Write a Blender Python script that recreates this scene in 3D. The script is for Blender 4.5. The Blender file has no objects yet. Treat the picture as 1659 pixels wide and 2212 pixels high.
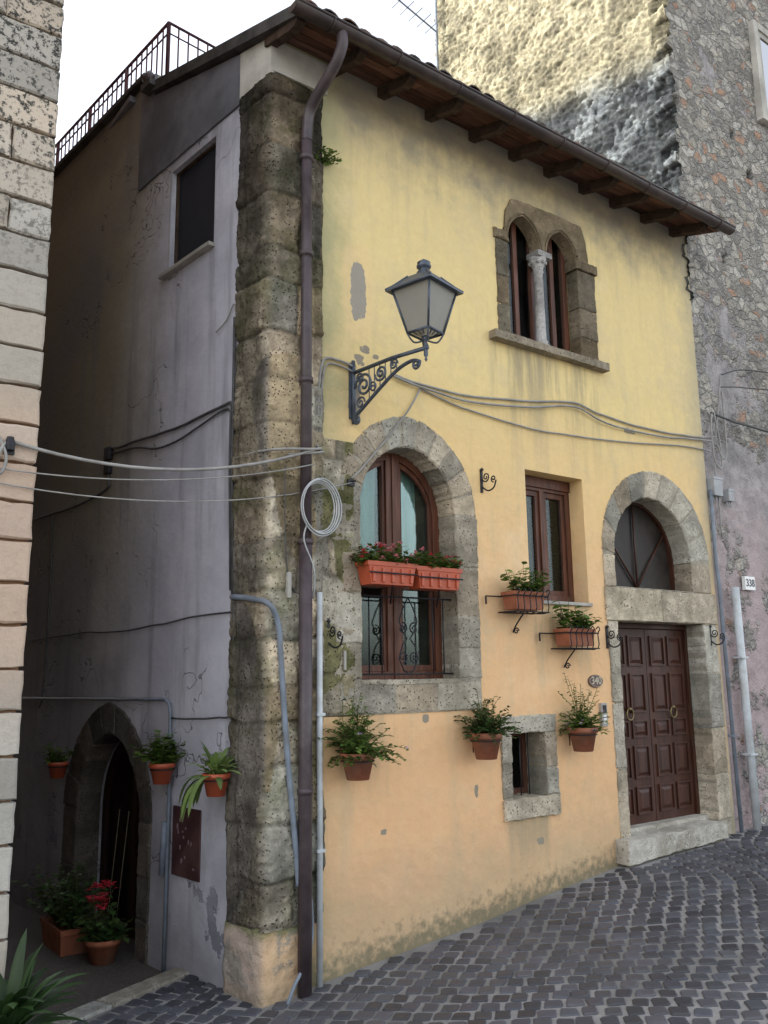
import bpy, bmesh, math, random
from mathutils import Vector, noise as mn, Matrix
R=random.Random(7)
scene=bpy.context.scene
COL=scene.collection
LD=Vector((-.1027,.9947,0)); NI=Vector((.9947,.1027,0))
TF=lambda u,d,z: Vector((u,d,z))
TL=lambda s,d,z: LD*s+NI*d+Vector((0,0,z))
ORG={}
# ------------------------------------------------------------ geometry accumulator
class G:
    def __init__(s,o=(0,0,0)):
        s.v=[];s.f=[];s.m=[];s.c=[];s.s=[];s.o=Vector(o)
    def add(s,vs,fs,m=0,c=(1,1,1),sm=False,cs=None):
        b=len(s.v);s.v+=[Vector(p) for p in vs];s.c+=(cs if cs else [c]*len(vs))
        for f in fs: s.f.append([b+i for i in f]);s.m.append(m);s.s.append(sm)
    def box(s,u0,u1,d0,d1,z0,z1,m=0,c=(1,1,1),T=TF):
        vs=[T(u,d,z) for z in (z0,z1) for d in (d0,d1) for u in (u0,u1)]
        s.add(vs,[(0,1,3,2),(4,6,7,5),(0,4,5,1),(2,3,7,6),(0,2,6,4),(1,5,7,3)],m,c)
    def prism(s,poly,d0,d1,m=0,c=(1,1,1),T=TF,ch=0,back=True):
        n=len(poly);cx=sum(p[0] for p in poly)/n;cz=sum(p[1] for p in poly)/n
        vs=[T(p[0],d1,p[1]) for p in poly]+[T(p[0],d0+(ch*.8 if ch else 0),p[1]) for p in poly]
        fs=[[i,(i+1)%n,n+(i+1)%n,n+i] for i in range(n)]
        if back: fs.append(list(range(n)))
        if ch:
            for p in poly:
                dx,dz=cx-p[0],cz-p[1];l=math.hypot(dx,dz) or 1
                vs.append(T(p[0]+dx/l*ch,d0,p[1]+dz/l*ch))
            fs+=[[n+i,n+(i+1)%n,2*n+(i+1)%n,2*n+i] for i in range(n)];fs.append([2*n+i for i in range(n)][::-1])
        else: fs.append([n+i for i in range(n)][::-1])
        s.add(vs,fs,m,c)
    def tube(s,pts,r,n=8,m=0,c=(1,1,1),closed=False,cap=True):
        P=[Vector(p) for p in pts];k=len(P);rs=r if isinstance(r,(list,tuple)) else [r]*k
        vs=[];nor=None
        for i in range(k):
            if closed: t=P[(i+1)%k]-P[i-1]
            else: t=P[min(i+1,k-1)]-P[max(i-1,0)]
            if t.length<1e-9: t=Vector((0,0,1))
            t.normalize()
            if nor is None:
                nor=t.orthogonal().normalized()
            nor=(nor-t*nor.dot(t))
            if nor.length<1e-6: nor=t.orthogonal()
            nor.normalize();bi=t.cross(nor)
            for j in range(n):
                a=2*math.pi*j/n;vs.append(P[i]+(nor*math.cos(a)+bi*math.sin(a))*rs[i])
        fs=[]
        for i in range(k if closed else k-1):
            for j in range(n):
                a=i*n+j;b=i*n+(j+1)%n;i2=(i+1)%k
                fs.append((a,b,i2*n+(j+1)%n,i2*n+j))
        if cap and not closed: fs.append(list(range(n))[::-1]);fs.append([(k-1)*n+j for j in range(n)])
        s.add(vs,fs,m,c,True)
    def lathe(s,prof,cen,n=20,m=0,c=(1,1,1),sm=True,rot=0,sx=1,sy=1):
        cen=Vector(cen);vs=[]
        for r,z in prof:
            for j in range(n):
                a=rot+2*math.pi*j/n;vs.append(cen+Vector((r*sx*math.cos(a),r*sy*math.sin(a),z)))
        fs=[(i*n+j,i*n+(j+1)%n,(i+1)*n+(j+1)%n,(i+1)*n+j) for i in range(len(prof)-1) for j in range(n)]
        s.add(vs,fs,m,c,sm)
    def sheet(s,fn,nu,nv,m=0,sm=True):
        vs=[];cs=[]
        for j in range(nv+1):
            for i in range(nu+1):
                p,c=fn(i/nu,j/nv);vs.append(p);cs.append(c)
        fs=[(j*(nu+1)+i,j*(nu+1)+i+1,(j+1)*(nu+1)+i+1,(j+1)*(nu+1)+i) for j in range(nv) for i in range(nu)]
        s.add(vs,fs,m,sm=sm,cs=cs)
    def plate(s,outer,holes,d0,d1,m=0,c=(1,1,1),T=TF):
        cu=bpy.data.curves.new("tmp","CURVE");cu.dimensions='2D';cu.fill_mode='BOTH';cu.extrude=(d1-d0)/2
        for pl in [outer]+holes:
            sp=cu.splines.new('POLY');sp.points.add(len(pl)-1)
            for i,p in enumerate(pl): sp.points[i].co=(p[0],p[1],0,1)
            sp.use_cyclic_u=True
        ob=bpy.data.objects.new("tmp",cu);COL.objects.link(ob)
        dg=bpy.context.evaluated_depsgraph_get();me=ob.evaluated_get(dg).to_mesh()
        mid=(d0+d1)/2
        vs=[T(v.co.x,mid+v.co.z,v.co.y) for v in me.vertices];fs=[list(p.vertices) for p in me.polygons]
        ob.evaluated_get(dg).to_mesh_clear();bpy.data.objects.remove(ob);bpy.data.curves.remove(cu)
        s.add(vs,fs,m,c)
def link(ob,parent,o):
    COL.objects.link(ob)
    if parent is not None:
        ob.parent=parent;ob.location=Vector(o)-ORG[parent.name]
    else: ob.location=Vector(o)
    ORG[ob.name]=Vector(o)
def build(name,g,mats,parent=None,label=None,cat=None,bevel=0,kind=None,group=None,rec=True):
    me=bpy.data.meshes.new(name);me.from_pydata([tuple(v-g.o) for v in g.v],[],g.f)
    if not isinstance(mats,(list,tuple)): mats=[mats]
    for m in mats: me.materials.append(m)
    me.polygons.foreach_set("material_index",g.m);me.polygons.foreach_set("use_smooth",g.s)
    at=me.color_attributes.new("Col",'FLOAT_COLOR','POINT')
    fl=[]
    for c in g.c: fl+=[c[0],c[1],c[2],1]
    at.data.foreach_set("color",fl)
    me.update()
    if rec:
        bm=bmesh.new();bm.from_mesh(me)
        if len(g.v)<3000: bmesh.ops.remove_doubles(bm,verts=bm.verts,dist=1e-5)
        bmesh.ops.recalc_face_normals(bm,faces=bm.faces);bm.to_mesh(me);bm.free()
    ob=bpy.data.objects.new(name,me);link(ob,parent,g.o)
    if bevel>0:
        b=ob.modifiers.new("Bevel",'BEVEL');b.width=bevel;b.segments=2;b.limit_method='ANGLE';b.angle_limit=math.radians(40)
    if label: ob["label"]=label
    if cat: ob["category"]=cat
    if kind: ob["kind"]=kind
    if group: ob["group"]=group
    return ob
def empty(name,o,label,cat,group=None):
    ob=bpy.data.objects.new(name,None);ob.empty_display_size=.1;link(ob,None,o)
    ob["label"]=label;ob["category"]=cat
    if group: ob["group"]=group
    return ob
def dup(ob,parent,dloc):
    c=ob.copy();COL.objects.link(c);c.parent=parent
    c.location=ob.location+Vector(dloc);ORG[c.name]=ORG[ob.name]+Vector(dloc);return c
def text(g,body,size,cen,T,d,m=0,c=(1,1,1),ext=.002,sx=1):
    cu=bpy.data.curves.new("tmp","FONT");cu.body=body;cu.size=size;cu.align_x='CENTER';cu.align_y='CENTER';cu.extrude=ext;cu.offset=size*.012
    ob=bpy.data.objects.new("tmp",cu);COL.objects.link(ob)
    dg=bpy.context.evaluated_depsgraph_get();me=ob.evaluated_get(dg).to_mesh()
    vs=[T(cen[0]+v.co.x*sx,d-v.co.z,cen[1]+v.co.y) for v in me.vertices];fs=[list(p.vertices) for p in me.polygons]
    ob.evaluated_get(dg).to_mesh_clear();bpy.data.objects.remove(ob);bpy.data.curves.remove(cu)
    g.add(vs,fs,m,c)
# ------------------------------------------------------------ node helpers
class NM:
    def __init__(s,name,rough=.8,spec=.3,metal=0):
        s.mat=bpy.data.materials.new(name);s.mat.use_nodes=True;s.nt=s.mat.node_tree
        s.p=s.nt.nodes["Principled BSDF"];s.p.inputs["Roughness"].default_value=rough
        s.p.inputs["Specular IOR Level"].default_value=spec;s.p.inputs["Metallic"].default_value=metal
        s._pos=None
    def nd(s,t,props={},**ins):
        n=s.nt.nodes.new(t)
        for k,v in props.items(): setattr(n,k,v)
        for k,v in ins.items():
            key=int(k[1:]) if k[0]=='i' and k[1:].isdigit() else k.replace('_',' ')
            s.set(n.inputs[key],v)
        return n
    def set(s,sock,v):
        if isinstance(v,bpy.types.NodeSocket): s.nt.links.new(v,sock)
        else:
            if sock.type=='RGBA' and len(v)==3: v=(*v,1)
            sock.default_value=v
    def pos(s):
        if not s._pos: s._pos=s.nd("ShaderNodeNewGeometry").outputs["Position"]
        return s._pos
    def obj(s): return s.nd("ShaderNodeTexCoord").outputs["Object"]
    def xyz(s,v=None):
        n=s.nd("ShaderNodeSeparateXYZ",i0=v or s.pos());return n.outputs
    def scale(s,v,sc):
        return s.nd("ShaderNodeMapping",i0=v,Scale=sc).outputs[0]
    def noise(s,sc,det=5,ro=.55,v=None,dist=0):
        return s.nd("ShaderNodeTexNoise",Vector=v or s.pos(),Scale=sc,Detail=det,Roughness=ro,Distortion=dist).outputs["Fac"]
    def warp(s,v,sc,amt):
        n=s.nd("ShaderNodeTexNoise",Vector=v,Scale=sc,Detail=3).outputs["Color"]
        k=s.nd("ShaderNodeVectorMath",{"operation":"SCALE"},i0=n,Scale=amt).outputs[0]
        return s.nd("ShaderNodeVectorMath",{"operation":"ADD"},i0=v,i1=k).outputs[0]
    def vor(s,sc,v=None,feat='F1',rnd=1,out="Distance"):
        return s.nd("ShaderNodeTexVoronoi",{"feature":feat},Vector=v or s.pos(),Scale=sc,Randomness=rnd).outputs[out]
    def ma(s,op,a,b=0,c=0,clamp=False):
        return s.nd("ShaderNodeMath",{"operation":op,"use_clamp":clamp},i0=a,i1=b,i2=c).outputs[0]
    def mr(s,v,a,b,c=0,d=1):
        n=s.nd("ShaderNodeMapRange",{"interpolation_type":"SMOOTHSTEP"},i0=v,i1=a,i2=b,i3=c,i4=d);return n.outputs[0]
    def ramp(s,f,stops):
        n=s.nd("ShaderNodeValToRGB",Fac=f);e=n.color_ramp.elements
        while len(e)<len(stops): e.new(.5)
        for i,(p,c) in enumerate(stops): e[i].position=p;e[i].color=(*c,1) if len(c)==3 else c
        return n.outputs[0]
    def mix(s,f,a,b,bt='MIX'):
        n=s.nd("ShaderNodeMix",{"data_type":"RGBA","blend_type":bt});s.set(n.inputs[0],f);s.set(n.inputs[6],a);s.set(n.inputs[7],b);return n.outputs[2]
    def col(s): return s.nd("ShaderNodeAttribute",{"attribute_name":"Col"}).outputs["Color"]
    def bump(s,h,st=.5,di=.01,nrm=None):
        n=s.nd("ShaderNodeBump",Height=h,Strength=st,Distance=di)
        if nrm: s.set(n.inputs["Normal"],nrm)
        return n.outputs[0]
    def fin(s,color=None,normal=None,rough=None):
        if color is not None: s.set(s.p.inputs["Base Color"],color)
        if normal is not None: s.set(s.p.inputs["Normal"],normal)
        if rough is not None: s.set(s.p.inputs["Roughness"],rough)
        return s.mat
# ---- facade plaster
m=NM("facade_plaster",.92,.12);x,y,z=m.xyz()
n1=m.noise(.55,6,.6);n2=m.noise(3.2,7,.65);n3=m.noise(14,5,.6)
st=m.noise(1,6,.65,v=m.scale(m.pos(),(5,5,.55)))
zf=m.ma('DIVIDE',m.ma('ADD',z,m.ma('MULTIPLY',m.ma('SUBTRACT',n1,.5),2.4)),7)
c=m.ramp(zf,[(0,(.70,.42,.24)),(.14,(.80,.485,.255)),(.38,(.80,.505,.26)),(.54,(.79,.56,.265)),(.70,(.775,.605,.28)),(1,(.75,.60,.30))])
c=m.mix(m.mr(n2,.45,.75,0,.30),c,(.64,.53,.33))
c=m.mix(m.mr(st,.48,.75,0,.42),c,(.52,.43,.28))
c=m.mix(m.mr(n1,.28,.46,.45,0),c,(.87,.73,.48))
c=m.mix(m.mr(m.noise(1.1,7,.7),.50,.68,0,.42),c,(.56,.46,.30))
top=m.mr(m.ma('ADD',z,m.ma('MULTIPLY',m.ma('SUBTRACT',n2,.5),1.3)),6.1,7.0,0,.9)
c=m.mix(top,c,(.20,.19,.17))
gz_=m.ma('SUBTRACT',z,m.ma('MULTIPLY',x,.1))
low=m.mr(m.ma('ADD',gz_,m.ma('MULTIPLY',m.ma('SUBTRACT',n2,.5),1.4)),.02,.95,.75,0)
c=m.mix(low,c,(.50,.37,.22))
low2=m.mr(m.ma('ADD',gz_,m.ma('MULTIPLY',m.ma('SUBTRACT',n3,.5),.6)),.0,.22,.9,0)
c=m.mix(low2,c,(.19,.17,.11))
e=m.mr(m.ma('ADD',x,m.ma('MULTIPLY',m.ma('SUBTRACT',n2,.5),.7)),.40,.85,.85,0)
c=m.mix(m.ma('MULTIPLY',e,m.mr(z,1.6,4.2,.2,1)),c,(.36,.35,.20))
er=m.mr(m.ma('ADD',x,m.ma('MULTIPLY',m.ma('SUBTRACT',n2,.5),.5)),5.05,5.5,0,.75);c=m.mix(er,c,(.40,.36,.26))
def stain(x0,x1,zt,ln,k):
    global c
    f=m.ma('MULTIPLY',m.ma('MULTIPLY',m.mr(x,x0-.05,x0+.08),m.mr(x,x1-.08,x1+.05,1,0)),m.ma('MULTIPLY',m.mr(z,zt-ln,zt,0,1),m.ma('LESS_THAN',z,zt)))
    c=m.mix(m.ma('MULTIPLY',m.ma('MULTIPLY',f,m.mr(st,.38,.62)),k),c,(.33,.28,.18))
stain(2.25,3.8,5.0,1.3,.8);stain(2.6,3.4,2.66,.9,.6);stain(2.15,2.9,.89,.5,.7);stain(.6,1.2,1.78,.8,.45);stain(.5,5.4,6.9,1.1,.4)
def ell(cx,cz,rx,rz_,k=1.6):
    dx=m.ma('DIVIDE',m.ma('SUBTRACT',x,cx),rx);dz=m.ma('DIVIDE',m.ma('SUBTRACT',z,cz),rz_)
    d=m.ma('ADD',m.ma('POWER',m.ma('ABSOLUTE',dx),3),m.ma('POWER',m.ma('ABSOLUTE',dz),4));return m.ma('ADD',d,m.ma('MULTIPLY',m.ma('SUBTRACT',n3,.5),k))
dd=ell(.80,5.07,.075,.24,2.6)
c=m.mix(m.mr(dd,3,14,.45,0),c,(.81,.58,.30));c=m.mix(m.mr(dd,.9,1.05,1,0),c,(.33,.30,.25))
for q in ((.86,4.60,.05,.035),(.97,4.56,.03,.02),(.80,4.50,.05,.05),(.76,4.15,.06,.16),(4.15,4.46,.10,.03),(1.90,1.15,.02,.05),(2.6,.70,.04,.03),(.98,.95,.03,.02),(1.4,1.73,.03,.03)):
    d_=ell(*q,5.5);c=m.mix(m.mr(d_,.8,1.0,1,0),c,(.30,.26,.20))
c=m.mix(m.mr(n3,.3,.7,.08,0),c,(.3,.2,.1))
h=m.ma('ADD',m.ma('MULTIPLY',n3,.28),m.ma('ADD',m.ma('MULTIPLY',n2,.9),m.ma('ADD',m.ma('MULTIPLY',n1,4),m.ma('MULTIPLY',m.noise(90,3,.6),.08))))
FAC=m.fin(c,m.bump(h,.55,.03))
# ---- side plaster
m=NM("side_plaster",.92,.12);x,y,z=m.xyz()
n1=m.noise(.5,6,.6);n2=m.noise(1.6,6,.6);n3=m.noise(12,5,.6);st=m.noise(1,6,.6,v=m.scale(m.pos(),(4,4,.4)))
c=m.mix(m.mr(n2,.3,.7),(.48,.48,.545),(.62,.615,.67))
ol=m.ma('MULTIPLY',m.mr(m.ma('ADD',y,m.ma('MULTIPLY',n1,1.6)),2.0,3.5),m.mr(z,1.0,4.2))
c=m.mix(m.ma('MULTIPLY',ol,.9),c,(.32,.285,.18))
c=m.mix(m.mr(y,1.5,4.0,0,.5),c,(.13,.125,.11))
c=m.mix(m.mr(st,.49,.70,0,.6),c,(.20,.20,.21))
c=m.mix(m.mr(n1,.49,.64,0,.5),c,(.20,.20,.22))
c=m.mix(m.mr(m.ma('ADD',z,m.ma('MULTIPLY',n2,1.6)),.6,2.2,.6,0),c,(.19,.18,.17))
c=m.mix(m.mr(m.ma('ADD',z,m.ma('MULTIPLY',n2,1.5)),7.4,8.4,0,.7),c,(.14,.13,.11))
wv=m.warp(m.pos(),2.5,1.1)
ed=m.vor(.9,v=wv,feat='DISTANCE_TO_EDGE')
cr=m.ma('MULTIPLY',m.mr(ed,.0,.009,1,0),m.mr(n1,.46,.52))
c=m.mix(m.ma('MULTIPLY',cr,.75),c,(.09,.09,.09))
pk=m.mr(m.noise(2.6,6,.62),.60,.615,0,1);lowm=m.mr(m.ma('ADD',z,m.ma('MULTIPLY',n2,.6)),.6,1.5,1,.0);pk=m.ma('MULTIPLY',pk,lowm)
c=m.mix(m.ma('MULTIPLY',pk,.85),c,(.17,.17,.20))
h=m.ma('SUBTRACT',m.ma('ADD',m.ma('MULTIPLY',n3,.25),m.ma('MULTIPLY',n2,1.6)),m.ma('ADD',cr,m.ma('MULTIPLY',pk,.3)))
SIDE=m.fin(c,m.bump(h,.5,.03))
# ---- stone (tinted by Col)
def stone(name,base=(.50,.42,.29),dark=(.20,.17,.125),pit=.8,moss=0,scl=1,bst=.9):
    m=NM(name,.95,.1);x,y,z=m.xyz()
    n1=m.noise(2.2*scl,6,.65);n2=m.noise(11*scl,7,.7);n3=m.noise(45*scl,4,.7);v=m.vor(38*scl)
    c=m.mix(m.mr(n1,.32,.6),dark,base);c=m.mix(m.mr(n2,.32,.62,.6,0),c,dark)
    c=m.mix(m.mr(n2,.56,.7,0,.5),c,tuple(min(.8,k*1.35) for k in base))
    hole=m.ma('MULTIPLY',m.mr(v,.12,.3,1,0),m.mr(n2,.42,.55,0,1))
    c=m.mix(m.ma('MULTIPLY',hole,pit),c,(.06,.052,.042))
    c=m.mix(m.mr(m.noise(1.3,6,.7),.52,.70,0,.5),c,tuple(k*.55 for k in dark))
    if moss:
        c=m.mix(m.ma('MULTIPLY',m.mr(m.noise(1.7,5,.7),.48,.62),moss),c,(.16,.17,.065))
    c=m.mix(1,c,m.col(),'MULTIPLY')
    h=m.ma('SUBTRACT',m.ma('ADD',n2,m.ma('MULTIPLY',n3,.35)),m.ma('MULTIPLY',hole,.7))
    return m.fin(c,m.bump(h,bst,.025))
STONE=stone("tufa_stone",(.58,.51,.395),(.28,.245,.185));QUOIN=stone("corner_stone",(.64,.55,.41),(.20,.172,.13),.9,.5)
SUNW=stone("rough_render",(.58,.56,.45),(.24,.235,.20),.7,0,1.5,1)
MORT=stone("mortar",(.42,.38,.30),(.26,.23,.18),.3)
# rubble street wall of the neighbour
m=NM("rubble_wall",.95,.1);x,y,z=m.xyz()
wv=m.warp(m.scale(m.pos(),(1,.3,1.5)),5,.20)
e1=m.vor(6.0,v=wv,feat='DISTANCE_TO_EDGE');cc=m.vor(6.0,v=wv,out="Color");e2=m.vor(17,v=wv,feat='DISTANCE_TO_EDGE');c2=m.vor(17,v=wv,out="Color")
r1=m.nd("ShaderNodeSeparateColor",i0=cc).outputs;r2=m.nd("ShaderNodeSeparateColor",i0=c2).outputs
n1=m.noise(.6,6,.65);n2=m.noise(5,7,.7);n3=m.noise(30,5,.7)
sc=m.ramp(r1[0],[(0,(.24,.22,.19)),(.35,(.40,.37,.315)),(.65,(.52,.475,.39)),(.88,(.62,.585,.51)),(.92,(.47,.29,.19)),(1,(.50,.30,.20))])
s2=m.ramp(r2[1],[(0,(.26,.25,.23)),(.6,(.46,.44,.39)),(1,(.66,.64,.58))])
sm=m.mr(e1,.01,.08);sm2=m.ma('MULTIPLY',m.mr(e2,.02,.10),m.mr(r2[0],.45,.5))
mort=m.mix(m.mr(n2,.32,.66),(.26,.25,.23),(.47,.45,.41))
c=m.mix(m.ma('MULTIPLY',sm2,.85),mort,s2);c=m.mix(m.ma('MULTIPLY',m.ma('MULTIPLY',sm,.9),m.mr(n2,.40,.52)),c,sc)
pl=m.mr(m.ma('ADD',m.noise(.9,6,.7),m.ma('MULTIPLY',m.mr(z,3.5,7.0),-.17)),.40,.47,0,1)
pc=m.mix(m.mr(n2,.35,.65),(.31,.29,.29),(.48,.445,.435));pc=m.mix(m.mr(m.ma('ADD',z,m.ma('MULTIPLY',n1,2)),3.5,5.8,.75,0),pc,(.56,.42,.41))
c=m.mix(m.ma('MULTIPLY',pl,.9),c,pc)
c=m.mix(m.mr(n1,.50,.74,0,.5),c,(.15,.145,.14))
c=m.mix(m.mr(m.noise(2.2,7,.7),.52,.72,0,.4),c,(.18,.17,.16))
gr=m.ma('MULTIPLY',m.mr(x,6.25,6.7),m.mr(m.ma('ADD',z,n2),1.2,5.2,1,0));c=m.mix(m.ma('MULTIPLY',gr,m.mr(n2,.42,.58)),c,(.06,.075,.035))
c=m.mix(1,c,m.col(),'MULTIPLY')
h=m.ma('ADD',m.ma('MULTIPLY',m.ma('ADD',sm,m.ma('MULTIPLY',sm2,.5)),m.ma('SUBTRACT',1,pl)),m.ma('ADD',m.ma('MULTIPLY',n3,.6),m.ma('MULTIPLY',n2,1.5)))
RUB=m.fin(c,m.bump(h,.95,.045))
def simple(name,col,rough=.6,spec=.3,metal=0,var=.25,sc=12,bmp=.15,usecol=False,objc=True,dirt=None):
    m=NM(name,rough,spec,metal);v=m.obj() if objc else m.pos()
    n=m.noise(sc,5,.6,v=v);d=tuple(k*(1-var) for k in col);l=tuple(min(1,k*(1+var)) for k in col)
    c=m.mix(m.mr(n,.3,.7),d,l)
    if dirt: c=m.mix(m.mr(m.noise(sc*.35,6,.7,v=v),.48,.66,0,.7),c,dirt)
    if usecol: c=m.mix(1,c,m.col(),'MULTIPLY')
    return m.fin(c,m.bump(m.noise(sc*5,4,.6,v=v),bmp,.005),m.mr(n,.2,.8,max(.05,rough-.1),min(1,rough+.1)))
def wood(name,col,rough=.45,spec=.35,sc=(30,30,2)):
    m=NM(name,rough,spec);n=m.noise(1,6,.65,v=m.scale(m.obj(),sc),dist=.6);n2=m.noise(3,4)
    c=m.mix(m.mr(n,.3,.7),tuple(k*.5 for k in col),tuple(k*1.35 for k in col));c=m.mix(m.mr(n2,.5,.7,0,.35),c,(.05,.035,.025))
    c=m.mix(1,c,m.col(),'MULTIPLY')
    return m.fin(c,m.bump(n,.25,.004),m.mr(n2,.2,.8,rough-.1,rough+.15))
WFR=wood("brown_window_wood",(.115,.042,.023));WDOOR=wood("dark_door_wood",(.060,.021,.012),.42,.35)
WEAVE=wood("old_eave_wood",(.065,.044,.032),.85,.1,(10,10,10));WPL=wood("eave_planks",(.12,.060,.042),.85,.1,(3,20,20))
PIPE=simple("brown_painted_pipe",(.060,.044,.048),.45,.4,0,.3,6,.1,dirt=(.10,.085,.08))
GUT=simple("brown_gutter",(.038,.026,.024),.45,.4,0,.35,5,.1,dirt=(.075,.055,.045))
WPIPE=simple("white_pipe",(.50,.53,.54),.45,.4,0,.12,7,.05,dirt=(.36,.35,.31))
CPIPE=simple("pale_coil",(.40,.41,.41),.5,.4,0,.15,7,.05)
GPIPE=simple("grey_conduit",(.17,.20,.24),.5,.35,0,.2,7,.05,dirt=(.14,.14,.14))
IRON=simple("black_iron",(.022,.022,.026),.5,.4,.3,.3,25,.3)
LIRON=simple("lamp_iron",(.075,.090,.115),.42,.45,.35,.3,20,.25)
CABL=simple("grey_cable",(.28,.27,.25),.6,.3,0,.2,8,.05)
DCAB=simple("dark_cable",(.07,.07,.07),.6,.3,0,.3,8,.05)
TERR=simple("terracotta",(.31,.11,.06),.8,.2,0,.22,9,.2,dirt=(.22,.13,.09))
PLAS=simple("orange_plastic",(.44,.085,.035),.42,.4,0,.12,6,.03,dirt=(.34,.09,.05))
SOIL=simple("soil",(.05,.035,.022),.95,.1,0,.5,30,.6)
RAIL=simple("rust_red_railing",(.09,.03,.035),.5,.35,0,.3,9,.1)
DARKP=simple("dark_grey_render",(.15,.152,.168),.9,.1,0,.25,2.2,.35,objc=False,dirt=(.095,.095,.10))
VERGE=simple("dark_verge_mortar",(.06,.056,.052),.95,.1,0,.35,6,.4,objc=False)
PALEP=simple("pale_render",(.46,.44,.39),.9,.1,0,.2,3,.35,objc=False,dirt=(.26,.24,.20))
MARB=simple("pale_sill_stone",(.38,.36,.32),.65,.3,0,.15,6,.15,dirt=(.24,.22,.18))
STEP=stone("step_stone",(.58,.55,.48),(.32,.29,.23),.4)
GREYB=simple("grey_plastic_box",(.34,.35,.36),.5,.35,0,.1,5,.03,dirt=(.24,.24,.23))
SIGNW=simple("white_enamel",(.75,.75,.72),.3,.5,0,.05,5,.02);SIGNB=simple("brown_enamel",(.09,.045,.035),.35,.5,0,.2,6,.05)
INK=simple("dark_ink",(.03,.03,.05),.4,.4,0,.1,5,0);CREAM=simple("cream_ink",(.50,.43,.33),.5,.3,0,.1,5,0)
STEM=simple("plant_stem",(.09,.10,.035),.7,.2,0,.3,20,.1)
METP=simple("red_brown_metal",(.075,.032,.034),.6,.3,.2,.3,5,.2,dirt=(.12,.07,.06))
TILE=simple("clay_roof_tile",(.12,.085,.065),.9,.1,0,.45,6,.4,True,dirt=(.05,.05,.042))
MESH=NM("insect_screen",.6,.2);MESH=MESH.fin(MESH.mix(MESH.noise(5,4),(.014,.016,.022),(.03,.033,.042)),None)
m=NM("plinth_plaster",.92,.12);x,y,z=m.xyz();n2=m.noise(4,7,.65);n5=m.noise(9,6,.7)
c=m.mix(n2,(.58,.39,.23),(.72,.51,.31));c=m.mix(m.mr(x,-.04,.02,.65,0),c,(.38,.34,.33));c=m.mix(m.mr(m.ma('ADD',z,m.ma('MULTIPLY',n2,.5)),.10,.46,.85,0),c,(.22,.19,.13))
c=m.mix(m.mr(m.noise(3,6,.7),.52,.58,0,.8),c,(.30,.28,.24));c=m.mix(m.mr(m.ma('ADD',z,m.ma('MULTIPLY',n5,.16)),.45,.53,0,.85),c,(.14,.16,.06))
PLIN=m.fin(c,m.bump(m.ma('ADD',n2,n5),.8,.04))
def leafm(name,a,b):
    m=NM(name,.45,.35);n=m.noise(7,3,v=m.obj());c=m.mix(1,m.mix(n,a,b),m.col(),'MULTIPLY')
    tr=m.nd("ShaderNodeBsdfTranslucent",Color=c);mx=m.nd("ShaderNodeMixShader",i0=.3)
    m.fin(c);out=m.nt.nodes["Material Output"];m.nt.links.new(m.p.outputs[0],mx.inputs[1]);m.nt.links.new(tr.outputs[0],mx.inputs[2]);m.nt.links.new(mx.outputs[0],out.inputs[0]);return m.mat
LEAF=leafm("green_leaf",(.060,.125,.025),(.13,.21,.05));DLEAF=leafm("deep_green_leaf",(.030,.070,.025),(.065,.12,.04));YLEAF=leafm("lime_leaf",(.13,.22,.06),(.26,.34,.13))
PINK=leafm("pink_petal",(.70,.20,.24),(.80,.34,.36));RED=leafm("red_petal",(.50,.02,.04),(.62,.05,.08));LIL=leafm("lilac_petal",(.55,.35,.6),(.7,.5,.75))
def glass(name,tint=(.85,.9,.88),refl=.10,rough=.03):
    mt=bpy.data.materials.new(name);mt.use_nodes=True;nt=mt.node_tree;nt.nodes.clear()
    o=nt.nodes.new("ShaderNodeOutputMaterial");mx=nt.nodes.new("ShaderNodeMixShader");t=nt.nodes.new("ShaderNodeBsdfTransparent");gl=nt.nodes.new("ShaderNodeBsdfGlossy")
    fr=nt.nodes.new("ShaderNodeFresnel");ad=nt.nodes.new("ShaderNodeMath");ad.operation='ADD';ad.inputs[1].default_value=refl;fr.inputs[0].default_value=1.5
    t.inputs[0].default_value=(*tint,1);gl.inputs["Roughness"].default_value=rough
    nz=nt.nodes.new("ShaderNodeTexNoise");nz.inputs["Scale"].default_value=3;bp=nt.nodes.new("ShaderNodeBump");bp.inputs["Strength"].default_value=.08;nt.links.new(nz.outputs[0],bp.inputs["Height"]);nt.links.new(bp.outputs[0],gl.inputs["Normal"])
    nt.links.new(fr.outputs[0],ad.inputs[0]);nt.links.new(ad.outputs[0],mx.inputs[0]);nt.links.new(t.outputs[0],mx.inputs[1]);nt.links.new(gl.outputs[0],mx.inputs[2]);nt.links.new(mx.outputs[0],o.inputs[0]);return mt
GLASS=glass("window_glass",(.74,.84,.82),-.02)
m=NM("curtain_cloth",.9,.1);n=m.noise(2,3);c=m.mix(n,(.46,.54,.52),(.62,.68,.65));m.fin(c)
CURT=m.mat
m=NM("frosted_lamp_glass",.35,.4);n=m.noise(9,4,v=m.obj());c=m.mix(n,(.40,.39,.34),(.52,.50,.44));tr=m.nd("ShaderNodeBsdfTranslucent",Color=c);mx=m.nd("ShaderNodeMixShader",i0=.5);m.fin(c)
m.nt.links.new(m.p.outputs[0],mx.inputs[1]);m.nt.links.new(tr.outputs[0],mx.inputs[2]);m.nt.links.new(mx.outputs[0],m.nt.nodes["Material Output"].inputs[0]);FROST=m.mat
m=NM("basalt_cobble",.5,.4);n=m.noise(9,5,.6);n2=m.noise(60,4,.7);c=m.mix(n,(.040,.042,.050),(.078,.080,.092));c=m.mix(1,c,m.col(),'MULTIPLY')
c=m.mix(m.mr(m.noise(.8,5,.6),.48,.7,0,.25),c,(.11,.11,.115))
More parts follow.
